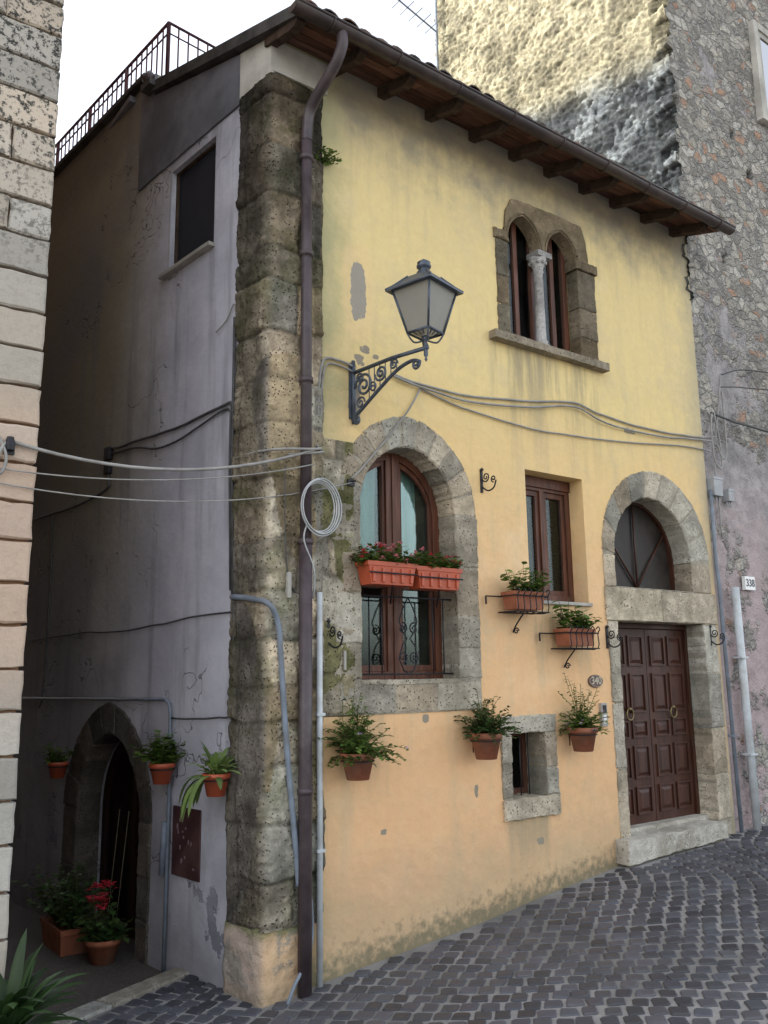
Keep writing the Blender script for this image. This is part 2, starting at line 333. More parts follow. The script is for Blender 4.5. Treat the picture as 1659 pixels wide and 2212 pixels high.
COB=m.fin(c,m.bump(m.ma('ADD',n,m.ma('MULTIPLY',n2,.5)),.6,.006),m.mr(n,.3,.7,.40,.65))
m=NM("joint_mortar",.95,.1);n=m.noise(30,5,.7);c=m.mix(n,(.20,.195,.19),(.36,.35,.34));c=m.mix(m.mr(m.noise(.7,5,.6),.45,.65,0,.6),c,(.12,.12,.11));JOINT=m.fin(c,m.bump(n,.7,.01))
m=NM("alley_paving",.9,.15);n=m.noise(4,7,.7);c=m.mix(n,(.06,.055,.05),(.14,.125,.11));c=m.mix(m.mr(m.noise(40,3),.5,.7,0,.4),c,(.2,.18,.15));ALLEY=m.fin(c,m.bump(m.noise(30,6,.7),.7,.015))
m=NM("far_ground",.95,.1);GRND=m.fin(m.mix(m.noise(.5,5),(.16,.14,.12),(.22,.2,.17)))
m=NM("rusticated_stone",.92,.12);x,y,z=m.xyz();n=m.noise(3,7,.65);n3=m.noise(30,6,.7)
c=m.mix(n,(.42,.37,.30),(.58,.52,.44));c=m.mix(1,c,m.col(),'MULTIPLY')
wz=m.ma('MULTIPLY',m.mr(z,1.6,2.4),m.mr(z,3.4,3.9,1,0));c=m.mix(m.ma('MULTIPLY',wz,.45),c,(.66,.43,.29))  # warm band paints light reflected onto the middle courses into the stone colour
lich=m.ma('MULTIPLY',m.mr(m.noise(26,6,.75),.50,.58),m.mr(m.ma('ADD',z,m.ma('MULTIPLY',m.noise(1.5,5,.7),2.5)),5.4,7.0,.08,1));c=m.mix(lich,c,(.05,.05,.045))
c=m.mix(m.mr(m.noise(1.5,6,.7),.5,.68,0,.35),c,(.24,.22,.18))
RUST=m.fin(c,m.bump(m.ma('ADD',n,m.ma('MULTIPLY',n3,.5)),.7,.02))
RJ=simple("sandy_joint",(.25,.15,.09),.95,.1,0,.2,6,.2,objc=False)

# ------------------------------------------------------------ profile helpers
def arch_fn(x0,x1,zs,za):
    xc=(x0+x1)/2;w=(x1-x0)/2;h=za-zs;r=(w*w+h*h)/(2*w) if h>=w else None
    def f(x):
        x=min(max(x,x0),x1);t=abs(x-xc)
        if r: return zs+math.sqrt(max(0,r*r-(t+(r-w))**2))
        return zs+h*math.sqrt(max(0,1-(t/w)**2))
    return f
def arch_curve(x0,x1,zs,za,n=24):
    f=arch_fn(x0,x1,zs,za);xc=(x0+x1)/2;w=(x1-x0)/2
    return [(xc-w*math.cos(math.pi*i/n),f(xc-w*math.cos(math.pi*i/n))) for i in range(n+1)]
def arch_poly(x0,x1,zb,zs,za,n=24):
    return [(x0,zb)]+arch_curve(x0,x1,zs,za,n)+[(x1,zb)]
def light(x0,x1,zb,f,off=0,n=12):
    return [(x0,zb),(x1,zb)]+[(x1+(x0-x1)*i/n,f(x1+(x0-x1)*i/n)-off) for i in range(n+1)]
def jitter(poly,seg=.05,j=.004,closed=True):
    out=[];n=len(poly)
    for i in range(n if closed else n-1):
        a=poly[i];b=poly[(i+1)%n];l=math.hypot(b[0]-a[0],b[1]-a[1]);k=max(1,int(l/seg))
        for q in range(k):
            t=q/k;out.append((a[0]+(b[0]-a[0])*t+R.uniform(-j,j),a[1]+(b[1]-a[1])*t+R.uniform(-j,j)))
    if not closed: out.append(poly[-1])
    return out
def tint(lo=.7,hi=1.15,warm=.06):
    v=R.uniform(lo,hi);w=R.uniform(-warm,warm);return (v*(1+w),v,v*(1-w))
def block(g,poly,d0=-.014,d1=.21,T=TF,m=0,c=None,j=.006):
    g.prism(jitter(poly,.035,j),d0+R.uniform(-.006,.004),d1,m,c or tint(.62,1.12,.07),T,ch=R.uniform(.009,.016))
def rect(x0,x1,z0,z1,gp=.003): return [(x0+gp,z0+gp),(x1-gp,z0+gp),(x1-gp,z1-gp),(x0+gp,z1-gp)]
def ring_blocks(g,inner,outer,n,d1=.21,T=TF,a=0,b=1,d0=-.014,**k):
    def at(cv,t):
        t=t*(len(cv)-1);i=min(int(t),len(cv)-2);f=t-i;return (cv[i][0]+(cv[i+1][0]-cv[i][0])*f,cv[i][1]+(cv[i+1][1]-cv[i][1])*f)
    for i in range(n):
        t0=i/n+.003;t1=(i+1)/n-.003;q=[at(inner,t0+(t1-t0)*e/4) for e in range(5)]+[at(outer,t1+(t0-t1)*e/4) for e in range(5)]
        block(g,q,d0,d1,T,**k)
def jambs(g,x0,x1,z0,z1,T=TF,d1=.21,hs=(.22,.42),ragl=0,ragr=0,d0=-.014,**k):
    z=z0
    while z<z1-.05:
        h=R.uniform(*hs)
        if z1-(z+h)<.15: h=z1-z
        block(g,rect(x0-R.uniform(0,ragl),x1+R.uniform(0,ragr),z,z+h),d0,d1,T,**k);z+=h
# ============================================================ HOUSE
house=empty("corner_house",(0,0,0),"two-storey corner house, yellow-orange plaster front and grey side","house")
e=.05
holes=[arch_poly(.80-e,1.75+e,2.03-e,3.35,3.86+e),
 [(2.61,2.69),(3.38,2.69),(3.38,3.86),(2.61,3.86)],
 arch_poly(3.78-e,5.02+e,2.80,3.17,3.79+e),
 [(3.72,.3),(5.20,.3),(5.20,2.6),(3.72,2.6)],
 [(2.26,1.02),(2.74,1.02),(2.74,1.61),(2.26,1.61)],
 [(2.46,5.06),(3.50,5.06),(3.50,6.15),(3.38,6.40),(2.60,6.40),(2.46,6.15)]]
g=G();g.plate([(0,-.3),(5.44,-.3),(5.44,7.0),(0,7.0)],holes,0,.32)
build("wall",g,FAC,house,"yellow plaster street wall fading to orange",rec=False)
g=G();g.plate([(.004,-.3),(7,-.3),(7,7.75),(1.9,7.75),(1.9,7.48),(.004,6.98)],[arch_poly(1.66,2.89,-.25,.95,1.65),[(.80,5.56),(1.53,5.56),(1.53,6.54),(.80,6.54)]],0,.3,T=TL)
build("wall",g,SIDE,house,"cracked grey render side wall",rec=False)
g=G();g.plate(jitter([(.425,6.63),(2.15,6.63),(2.15,7.74),(1.89,7.74),(1.89,7.50),(.425,7.08)],.1,.004),[],-.02,.01,T=TL)
build("render_panel",g,DARKP,house,"dark grey render patch under the roof",rec=False)
g=G();g.plate([(-.015,6.67),(.42,6.67),(.42,7.08),(-.015,6.98)],[],-.022,.01,T=TL);g.box(-.022,.50,-.018,.01,6.69,6.96)
build("render_band",g,PALEP,house)
g=G();g.box(.3,5.4,6.7,6.9,-.3,7.7);g.box(5.44,5.7,.3,6.9,-.3,7.7)
g.box(-.3,5.4,2.3,6.85,7.66,7.72);g.box(.1,5.4,2.28,2.36,7.0,7.66)
build("wall",g,DARKP,house,"plain rear walls and terrace floor slab")
# ---- corner stones (displaced sheet wrapping the corner)
bz=[.45]
while bz[-1]<6.66:
    bz.append(bz[-1]+R.uniform(.24,.46))
bz[-1]=6.67
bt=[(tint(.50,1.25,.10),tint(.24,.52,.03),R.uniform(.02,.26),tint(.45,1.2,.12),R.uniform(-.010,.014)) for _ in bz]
def q_at(p,z):
    wob=mn.noise(Vector((p*3,z*3,1)))*.045
    zz=z+wob;i2=0
    while i2<len(bz)-2 and zz>=bz[i2+1]: i2+=1
    t=bt[i2];dj=min(abs(zz-bz[i2]),abs(bz[i2+1]-zz))
    if p>0:
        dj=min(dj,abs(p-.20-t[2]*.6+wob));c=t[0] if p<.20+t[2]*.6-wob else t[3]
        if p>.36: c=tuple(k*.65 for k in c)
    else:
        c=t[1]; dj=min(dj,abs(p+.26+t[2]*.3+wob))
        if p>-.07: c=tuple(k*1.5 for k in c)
    joint=max(0,1-dj/.022)*(.5+.5*mn.noise(Vector((p*4,z*4,20)))+.3)
    joint=max(0,min(1,joint))
    n=mn.fractal(Vector((p*9,z*9,3)),.8,2.2,4)*.5;n2=mn.noise(Vector((p*30,z*30,9)))
    off=.034+t[4]+n*.032+n2*.010-joint*.022
    ml=mn.noise(Vector((p*2.5+7,z*.9,2)))
    if ml>.12: off=off*.4+.016;c=(.62,.57,.48) if p>0 else (.36,.37,.42)
    off=max(.007,off)
    c=tuple(k*(1-.45*joint) for k in c)
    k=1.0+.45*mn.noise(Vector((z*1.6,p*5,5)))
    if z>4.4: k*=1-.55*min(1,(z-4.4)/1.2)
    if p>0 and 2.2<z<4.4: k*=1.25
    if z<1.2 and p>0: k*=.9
    return off,tuple(max(0,v*k) for v in c)
NP=66
def fnq(a,b):
    p=-.41+a*.87;z=.44+b*6.23
    off,c=q_at(p,z);ec=max(0,.022+.03*mn.noise(Vector((z*5,0,0))))
    if p<0: P=TL(-p,-off,z)
    else: P=Vector((p,-off,z))
    if abs(p)<.05:
        k=1-abs(p)/.05;P=P+Vector((1,1,0)).normalized()*min(off*.9,ec)*.55*k*k+Vector((-.5,-.5,0))*.012*k
    rg=.025*mn.noise(Vector((z*4,3,0)))
    if a>.96: P=P+Vector((rg,.01,0))
    if a==0 or a==1: P=P+ (NI*.05 if p<0 else Vector((0,.05,0)))
    return P,c
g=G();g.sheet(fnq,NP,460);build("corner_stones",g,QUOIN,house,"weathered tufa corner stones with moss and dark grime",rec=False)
bl=[]
zz=1.78
while zz<3.83: bl.append(zz);zz+=R.uniform(.2,.38)
bl.append(3.83);b2=[(R.uniform(.5,.66),tint(.5,.95),tint(.6,1.15)) for _ in bl]
def fnb(a,b):
    u=.44+a*.30;z=1.765+b*2.06;i=0
    while i<len(bl)-2 and z>=bl[i+1]: i+=1
    t=b2[i];w=mn.noise(Vector((u*5,z*5,1)))*.02;dj=min(abs(z-bl[i]),abs(bl[i+1]-z),abs(u-t[0]+w));j=max(0,1-dj/.02)
    c=t[1] if u<t[0]-w else t[2];off=.012+mn.fractal(Vector((u*9,z*9,5)),.8,2.2,4)*.014-.012*j
    if mn.noise(Vector((u*3,z*2.2,12)))>.0: c=(.42,.45,.30);off=off*.4+.008
    off=max(.002,off)
    c=tuple(k*(1-.35*j) for k in c)
    if a==1 or b==0 or b==1: off=-.02
    return Vector((u,-off-.002,z)),c
g=G();g.sheet(fnb,26,150);build("bare_stonework",g,QUOIN,house,"exposed rubble with mossy mortar beside the arched window",rec=False)
def fnp(a,b):
    p=-.44+a*.72;z=-.25+b*.72+.03*mn.noise(Vector((a*7,0,0)))*b;off=.020+mn.fractal(Vector((p*5,z*5,8)),.8,2,4)*.016+mn.noise(Vector((p*18,z*18,8)))*.006-(.012 if b>.95 else 0)
    off=max(off,.006)
    P=TL(-p,-off,z) if p<0 else Vector((p,-off,z))
    if abs(p)<.04: P+=Vector((1,1,0))*(min(.010,off*.3)*(1-abs(p)/.04))
    if a==0 or a==1 or b==1: P+=(NI if p<0 else Vector((0,1,0)))*.05
    return P,(1,1,1)
g=G();g.sheet(fnp,50,50);build("plinth",g,PLIN,house,"peach plaster base at the corner with chipped edges",rec=False)
def surround(name,parts,parent,mats=(STONE,MORT),label=None):
    g=G();parts(g);return build(name,g,list(mats),parent,label,rec=True)
# ---- big arched window
FD=.20
g=G((1.27,FD,2.03))
fo=arch_fn(.78,1.77,3.35,3.88)
out=[(.78,2.0),(1.77,2.0)]+[(1.77-.99*i/24,fo(1.77-.99*i/24)) for i in range(25)]
fi=arch_fn(.86,1.69,3.35,3.80)
g.plate(out,[light(.86,1.20,2.09,fi),light(1.34,1.69,2.09,fi)],FD,FD+.07)
for a,b in ((.86,1.20),(1.34,1.69)):
    f2=lambda x:fi(x)-.04
    g.plate(light(a+.001,b-.001,2.091,lambda x:fi(x)-.001),[light(a+.03,b-.03,2.14,f2)],FD+.02,FD+.06)
    g.box(a,b,FD+.015,FD+.055,2.74,2.82)
g.box(1.255,1.285,FD-.012,FD+.01,2.03,3.84)
win=build("window",g,WFR,house,"tall pointed-arch brown casement window",bevel=.003)
g=G();g.box(.84,1.71,FD+.045,FD+.05,2.07,3.80);build("glass",g,GLASS,win)
def curtain(x0,x1,z0,z1,y,name="curtain",parent=None,amp=.022,fr=70):
    g=G()
    g.sheet(lambda a,b:(Vector((x0+(x1-x0)*a,y+amp*math.sin(a*(x1-x0)*fr+1.5*math.sin(b*3))*(.5+.5*mn.noise(Vector((a*5,b,2)))+.3),z0+(z1-z0)*b)),(1,1,1)),60,12)
    return build(name,g,CURT,parent,rec=False)
curtain(.84,1.19,2.75,3.85,FD+.13,parent=win);curtain(1.30,1.60,2.75,3.85,FD+.13,parent=win)
def S(g):
    ic=arch_curve(.80,1.75,3.35,3.86,40);oc=arch_curve(.58,1.99,3.35,4.12,40)
    g.plate(arch_poly(.60,1.985,1.78,3.35,4.10),[arch_poly(.793,1.757,2.03,3.35,3.867)],-.008,.20,m=1)
    ring_blocks(g,ic,oc,11)
    jambs(g,1.75,2.0,2.03,3.35);jambs(g,.62,.80,2.03,3.35,ragl=.12)
    x=.60
    for w in (.50,.42,.47): block(g,rect(x,x+w,1.78,2.0));x+=w
surround("stone_surround",S,win,label="pale tufa pointed arch surround")
g=G((1.27,.05,2.0));g.prism(jitter([(.795,1.995),(1.755,1.995),(1.755,2.03),(.795,2.03)],.06,.003),-.015,.22,ch=.004);build("sill",g,STONE,win)
def spiral(c,r0,r1,a0,turns,T,d,n=26):
    return [T(c[0]+(r0+(r1-r0)*i/n)*math.cos(a0+turns*2*math.pi*i/n),d,c[1]+(r0+(r1-r0)*i/n)*math.sin(a0+turns*2*math.pi*i/n)) for i in range(n+1)]
g=G((1.27,.06,2.06));D=.07
for z in (2.07,2.66): g.tube([(.80,D,z),(1.75,D,z)],.007,6)
for x in (.92,1.04,1.55,1.66): g.tube([(x,D,2.07),(x,D,2.66)],.006,6)
for sx in (-1,1):
    for z,sz in ((2.20,-1),(2.42,1)):
        P=spiral((1.30+sx*.055,z),.045,.008,math.pi/2*sz,sx*1.4*sz,TF,D);g.tube(P,.006,5)
    g.tube([(1.30+sx*x,D,z) for x,z in ((.0,2.07),(.05,2.10),(.095,2.19),(.06,2.29),(.015,2.34),(.06,2.40),(.09,2.48),(.05,2.58),(.0,2.66))],.006,5)
build("grille",g,IRON,win,"wrought iron scroll grille")
# ---- rect window
g=G((3.0,.18,2.69))
g.plate([(2.60,2.68),(3.39,2.68),(3.39,3.87),(2.60,3.87)],[[(2.68,2.76),(2.97,2.76),(2.97,3.73),(2.68,3.73)],[(3.03,2.76),(3.32,2.76),(3.32,3.73),(3.03,3.73)]],.17,.25)
for a in (2.68,3.03): g.plate([(a,2.76),(a+.29,2.76),(a+.29,3.73),(a,3.73)],[[(a+.045,2.81),(a+.245,2.81),(a+.245,3.68),(a+.045,3.68)]],.19,.23)
g.box(2.612,3.378,.15,.175,3.76,3.855)
w2=build("window",g,WFR,house,"small rectangular brown casement window",bevel=.003)
g=G();g.box(2.66,3.34,.212,.216,2.74,3.75);build("glass",g,GLASS,w2)
curtain(2.66,3.34,2.72,3.78,.30,parent=w2)
g=G((3.0,0,2.66));g.box(2.60,3.40,-.03,.17,2.66,2.69);build("sill",g,MARB,w2,bevel=.005)
# ---- fanlight
g=G((4.4,.2,2.86))
g.plate(arch_poly(3.76,5.04,2.84,3.17,3.81),[light(3.81,4.99,2.90,arch_fn(3.81,4.99,3.17,3.76),n=24)],.2,.25)
cx,cz=4.40,2.90
f=arch_fn(3.83,4.97,3.17,3.74)
for a in (50,90,130):
    a=math.radians(a);L=.2
    while L<.9 and cz+math.sin(a)*L<f(cx+math.cos(a)*L)+.01 and abs(math.cos(a)*L)<.58: L+=.01
    g.tube([(cx,.215,cz),(cx+math.cos(a)*L,.215,cz+math.sin(a)*L)],.011,6)
fan=build("fanlight",g,WDOOR,house,"half-round dark fanlight with radiating bars")
g=G();g.plate(arch_poly(3.80,5.0,2.88,3.17,3.77),[],.235,.24);build("screen",g,simple("dusty_dark_glass",(.028,.022,.018),.5,.25,0,.4,4,.2,dirt=(.055,.045,.035)),fan,rec=False)
def S(g):
    ic=arch_curve(3.78,5.02,3.17,3.79,40);oc=arch_curve(3.61,5.36,3.21,4.08,40)
    g.plate([(3.63,2.86)]+arch_curve(3.62,5.35,3.21,4.07)+[(5.34,2.86)],[arch_poly(3.773,5.027,2.87,3.17,3.797)],-.008,.20,m=1)
    ring_blocks(g,ic,oc,9)
    block(g,rect(3.61,3.78,2.86,3.17));block(g,rect(5.02,5.36,2.86,3.17))
surround("stone_arch",S,fan,label="round arch of pale tufa voussoirs")
# ---- door
g=G((4.46,.2,.6))
g.box(3.775,3.82,.19,.25,.6,2.54);g.box(5.10,5.145,.19,.25,.6,2.54);g.box(3.82,5.10,.19,.25,2.49,2.54)
door=build("door",g,WDOOR,house,"double panelled dark brown wooden door",bevel=.004)
def leaf(x0,x1):
    g=G(((x0+x1)/2,.2,.64));g.box(x0,x1,.215,.25,.64,2.485)
    w=x1-x0;cols=[(x0+.055,x0+w/2-.025),(x0+w/2+.025,x1-.055)];rows=[(.72,.98),(1.05,1.36),(1.43,1.60),(1.67,2.05),(2.12,2.42)]
    for a,b in cols:
        for c,d in rows:
            g.plate([(a,c),(b,c),(b,d),(a,d)],[[(a+.018,c+.018),(b-.018,c+.018),(b-.018,d-.018),(a+.018,d-.018)]],.198,.218)
            q=[(a+.03,c+.03),(b-.03,c+.03),(b-.03,d-.03),(a+.03,d-.03)];k=.03
            vs=[(p[0],.2149,p[1]) for p in q]+[(a+.03+k,.200,c+.03+k),(b-.03-k,.200,c+.03+k),(b-.03-k,.200,d-.03-k),(a+.03+k,.200,d-.03-k)]
            g.add(vs,[(0,1,5,4),(1,2,6,5),(2,3,7,6),(3,0,4,7),(4,5,6,7)])
    return g
l1=build("door_leaf",leaf(3.822,4.455),WDOOR,door,bevel=.002);l2=build("door_leaf",leaf(4.462,5.098),WDOOR,door,bevel=.002)
BRASS=simple("brass_ring",(.22,.16,.08),.4,.5,.7)
for x in (4.12,4.82):
    g=G((x,.17,1.68));g.tube([(x+.05*math.cos(a),.19,1.66+.055*math.sin(a)) for a in [i*math.pi/10 for i in range(20)]],.008,6,closed=True);g.lathe([(0,-.03),(.02,-.02),(.02,.0),(0,.01)],(x,.19,1.72),10)
    build("knocker",g,BRASS,door)
def S(g):
    g.box(3.66,3.763,-.008,.2,.45,2.54,1);g.box(5.157,5.36,-.008,.2,.45,2.54,1)
    jambs(g,3.62,3.77,.60,2.54,hs=(.4,.7));jambs(g,5.15,5.385,.60,2.54,hs=(.4,.7))
    block(g,rect(3.60,4.46,2.54,2.86),d0=-.022,j=.003,c=(1.1,1.08,1.02));block(g,rect(4.462,5.41,2.54,2.86),d0=-.02,j=.003,c=(1.05,1.03,1))
surround("stone_jambs",S,door,label="pale stone jambs and lintel")
g=G((4.4,-.1,.5));g.prism(jitter([(3.55,.40),(5.08,.46),(5.08,.605),(3.55,.60)],.06,.007),-.15,.22,ch=.014,c=(1,1,1));g.box(3.77,5.15,.1,.30,.52,.64)
g.prism(jitter([(3.60,.2),(5.04,.2),(5.04,.47),(3.60,.42)],.06,.006),-.11,.1,ch=.01,c=(.6,.58,.5))
build("doorstep",g,STEP,door,"worn pale stone doorstep")
# ---- small window
g=G((2.5,.22,1.06));g.plate([(2.28,1.04),(2.72,1.04),(2.72,1.59),(2.28,1.59)],[[(2.34,1.10),(2.485,1.10),(2.485,1.53),(2.34,1.53)],[(2.515,1.10),(2.66,1.10),(2.66,1.53),(2.515,1.53)]],.22,.27)
w3=build("window",g,WFR,house,"tiny square window in a stone frame",bevel=.003)
g=G();g.box(2.32,2.68,.25,.254,1.08,1.55);build("glass",g,GLASS,w3)
g=G();g.tube([(2.5,.1,1.06),(2.5,.1,1.57)],.006,6);g.tube([(2.4,.1,1.06),(2.4,.1,1.57)],.006,6);g.tube([(2.6,.1,1.06),(2.6,.1,1.57)],.006,6);build("bars",g,IRON,w3)
def S(g):
    g.plate([(2.20,.91),(2.83,.91),(2.83,1.70),(2.20,1.70)],[[(2.293,1.053),(2.707,1.053),(2.707,1.577),(2.293,1.577)]],-.008,.25,m=1)
    block(g,rect(2.18,2.85,.89,1.06),d0=-.03,d1=.24,c=(1.1,1.08,1.05));block(g,rect(2.18,2.85,1.57,1.72),d1=.24)
    block(g,rect(2.18,2.30,1.06,1.34),d1=.24);block(g,rect(2.18,2.30,1.34,1.57),d1=.24);block(g,rect(2.70,2.85,1.06,1.28),d1=.24);block(g,rect(2.70,2.85,1.28,1.57),d1=.24)
surround("stone_frame",S,w3)
# ---- bifora
BD=.12
g=G((3,BD,5.1));g.box(2.50,2.55,BD,BD+.06,5.08,6.4);g.box(3.40,3.46,BD,BD+.06,5.08,6.4);g.box(2.94,3.09,BD,BD+.06,5.08,6.4)
g.box(2.5,3.46,BD+.003,BD+.057,5.08,5.14);g.box(2.72,2.775,BD+.01,BD+.05,5.12,6.4);g.box(3.23,3.285,BD+.01,BD+.05,5.12,6.4)
w4=build("window",g,WFR,house,"medieval twin-arched stone window with slim central column",bevel=.003)
g=G();g.box(2.54,3.42,BD+.032,BD+.036,5.1,6.38);build("glass",g,GLASS,w4)
curtain(2.52,2.70,5.1,6.4,BD+.075,parent=w4,amp=.010);curtain(3.05,3.22,5.1,6.4,BD+.075,parent=w4,amp=.010)
def S(g):
    head=[(2.47,6.03),(2.51,6.03)]+arch_curve(2.51,2.945,6.06,6.35,18)+[(2.945,6.0),(3.035,6.0)]+arch_curve(3.035,3.47,6.06,6.35,18)+[(3.47,6.03),(3.63,6.03)]+jitter([(3.65,6.16),(3.62,6.34),(3.56,6.50),(3.3,6.515),(3.0,6.505),(2.7,6.50),(2.57,6.475),(2.50,6.34),(2.47,6.16)],.06,.006,closed=False)
    g.plate(head,[],-.02,BD,m=0,c=(.95,.92,.86))
    for a,b in ((2.51,2.945),(3.035,3.47)):
        cv=arch_curve(a-.02,b+.02,6.06,6.375,20);g.tube([TF(p[0],-.024,p[1]) for p in cv],.012,6,c=(.8,.78,.75))
    jambs(g,2.35,2.51,5.08,6.02,hs=(.2,.34),d1=BD);jambs(g,3.47,3.74,5.08,6.02,hs=(.2,.34),d1=BD)
    block(g,rect(2.33,2.52,6.02,6.12),d0=-.035,d1=BD,c=(.8,.78,.75));block(g,rect(3.44,3.77,6.02,6.12),d0=-.035,d1=BD,c=(.8,.78,.75))
    g.box(2.40,2.50,-.008,BD-.01,5.08,6.02,1);g.box(3.48,3.68,-.008,BD-.01,5.08,6.02,1)
    g.c=[tuple(k*v*(.60 if (p.z<6.02 and p.x<2.51) or p.x>3.5 else .8) for k,v in zip(c,(.74,.68,.60))) for c,p in zip(g.c,g.v)]
surround("stone_surround",S,w4,mats=(STONE,MORT))
cxx,cyy=2.965,.045
g=G((cxx,cyy,5.08));g.lathe([(.0,0),(.08,0),(.08,.03),(.058,.05),(.066,.07),(.05,.09),(.046,.40),(.044,.76),(.055,.78),(.048,.80),(.058,.84),(.08,.89),(.092,.92),(.0,.92)],(cxx,cyy,5.08),16,c=(1.1,1.1,1.1))
g.box(2.885,3.075,-.045,.11,5.995,6.05,c=(.7,.7,.7))
for a in range(8): g.lathe([(0,0),(.018,.012),(.02,.03),(0,.045)],(cxx+.072*math.cos(a*.785),cyy+.072*math.sin(a*.785),5.93),8)
build("column",g,stone("pale_column",(.52,.50,.47),(.25,.235,.22),.4),w4,"slim pale column with carved capital")
g=G((3,0,5.04));g.prism(jitter([(2.23,5.0),(3.80,5.0),(3.80,5.075),(2.23,5.075)],.08,.003),-.09,.13,ch=.01,c=(.62,.60,.57));build("sill",g,STONE,w4)
# ---- side window
g=G(tuple(TL(1.16,.06,5.56)))
g.plate([(.79,5.55),(1.54,5.55),(1.54,6.55),(.79,6.55)],[[(.82,5.58),(1.51,5.58),(1.51,6.52),(.82,6.52)]],.045,.09,T=TL)
w5=build("window",g,WEAVE,house,"side window behind a dark insect screen",bevel=.002)
g=G(tuple(TL(1.16,.06,5.6)));g.box(.80,1.53,.07,.074,5.56,6.54,T=TL);build("screen",g,MESH,w5)
g=G(tuple(TL(1.2,0,5.52)));g.box(.78,1.62,-.06,.08,5.525,5.56,T=TL);build("sill",g,MARB,w5,bevel=.004)
# ---- side arched door
g=G(tuple(TL(2.27,.2,0)))
g.plate(arch_poly(1.68,2.87,-.1,.95,1.63),[light(1.76,2.25,.02,arch_fn(1.76,2.79,.95,1.55)),light(2.31,2.79,.02,arch_fn(1.76,2.79,.95,1.55))],.24,.29,T=TL,c=(.4,.4,.4))
d2=build("door",g,WDOOR,house,"shadowy wooden door under a stone arch",bevel=.002)
g=G(tuple(TL(2.27,.2,0)))
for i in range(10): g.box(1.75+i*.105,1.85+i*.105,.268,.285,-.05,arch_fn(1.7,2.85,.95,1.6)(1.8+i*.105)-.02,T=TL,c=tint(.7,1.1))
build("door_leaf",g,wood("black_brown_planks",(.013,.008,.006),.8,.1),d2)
def S(g):
    ic=arch_curve(1.70,2.85,.95,1.61,40);oc=arch_curve(1.50,3.13,.95,1.87,40)
    g.plate(arch_poly(1.52,3.11,-.2,.95,1.85),[arch_poly(1.693,2.857,-.19,.95,1.617)],-.008,.2,m=1,T=TL)
    ring_blocks(g,ic,oc,9,T=TL,c=None);jambs(g,1.50,1.70,-.15,.95,T=TL);jambs(g,2.85,3.13,-.15,.95,T=TL)
g=G();S(g);g.c=[tuple(k*v for k,v in zip(c,(.26,.265,.29))) for c in g.c]  # whole surround multiplied to a much darker, slightly cool tint
build("stone_surround",g,[STONE,MORT],d2,"dark stone arch")
# ---- roof
roofg=G((2.6,0,7.0));sl=.29
def rz(y): return 6.985+sl*y
def rsl(x0,x1,y0,y1,t0,t1,g,m=0):
    lx=lambda y:-.1027*max(y,0)
    vs=[]
    for t in (t0,t1):
        for y in (y0,y1):
            vs+= [(x0+lx(y),y,rz(y)+t),(x1,y,rz(y)+t)]
    g.add(vs,[(0,1,3,2),(4,6,7,5),(0,4,5,1),(2,3,7,6),(0,2,6,4),(1,5,7,3)],m)
rsl(-.03,5.48,-.455,1.85,.045,.06,roofg)
roof=build("roof",roofg,WEAVE,house,"low clay tile roof with deep timber eaves")
g=G((2.6,-.2,6.9))
ys=[-.455,-.34,-.225,-.11,.0]
for k in range(4):
    x=-.05
    while x<5.46:
        w=R.uniform(.5,1.1);x2=min(x+w,5.475);rr=R.uniform(0,.006)
        y0,y1=ys[k]+.003,ys[k+1]-.003
        vs=[(xx,yy,rz(yy)+t) for t in (.018-rr,.044) for yy in (y0,y1) for xx in (x,x2-.003)]
        g.add(vs,[(0,1,3,2),(4,6,7,5),(0,4,5,1),(2,3,7,6),(0,2,6,4),(1,5,7,3)],0,tint(.6,1.3));x=x2
build("eave_boards",g,WPL,roof,"reddish brown eave boarding")
def rafter_g(x):
    g=G((x,-.2,6.9));pr=[(-.44,.017),(-.44,-.03),(-.40,-.065),(-.33,-.085),(.05,-.085),(.05,.017)]
    vs=[];n=len(pr)
    for xx in (x-.038,x+.038):
        for y,t in pr: vs.append((xx,y,rz(y)+t))
    g.add(vs,[list(range(n)),[n+i for i in range(n)][::-1]]+[(i,(i+1)%n,n+(i+1)%n,n+i) for i in range(n)])
    return g
r0=build("rafter",rafter_g(-.01),WEAVE,roof,bevel=.004)
for k in range(1,11): dup(r0,roof,(.06+.51*k+R.uniform(-.02,.02),0,R.uniform(-.004,.002)))
g=G((2.6,-.52,6.84));gx0,gx1=-.13,5.50
def gut(a,b):
    ang=math.pi+b*math.pi;r=.062;x=gx0+(gx1-gx0)*a;dz=.008*mn.noise(Vector((x*1.1,0,3)));return Vector((x,-.52+r*math.cos(ang),6.865+dz+r*math.sin(ang))),(1,1,1)
g.sheet(gut,60,12);g.tube([(gx0+(gx1-gx0)*i/30,-.583,6.867+.008*mn.noise(Vector(((gx0+(gx1-gx0)*i/30)*1.1,0,3)))) for i in range(31)],.010,8)
for xx in (gx0,gx1): g.prism([(-.52+.062*math.cos(math.pi+b*math.pi/12),6.865+.062*math.sin(math.pi+b*math.pi/12)) for b in range(13)],xx-.002,xx+.002,T=lambda u,d,z:Vector((d,u,z)))
for k in range(9):
    xx=.2+k*.63;g.tube([(xx,-.52+.066*math.cos(math.pi+b*math.pi/8),6.865+.066*math.sin(math.pi+b*math.pi/8)) for b in range(9)],.008,5)
build("gutter",g,GUT,roof,rec=False)
g=G((2.6,1,7.1));x=.04
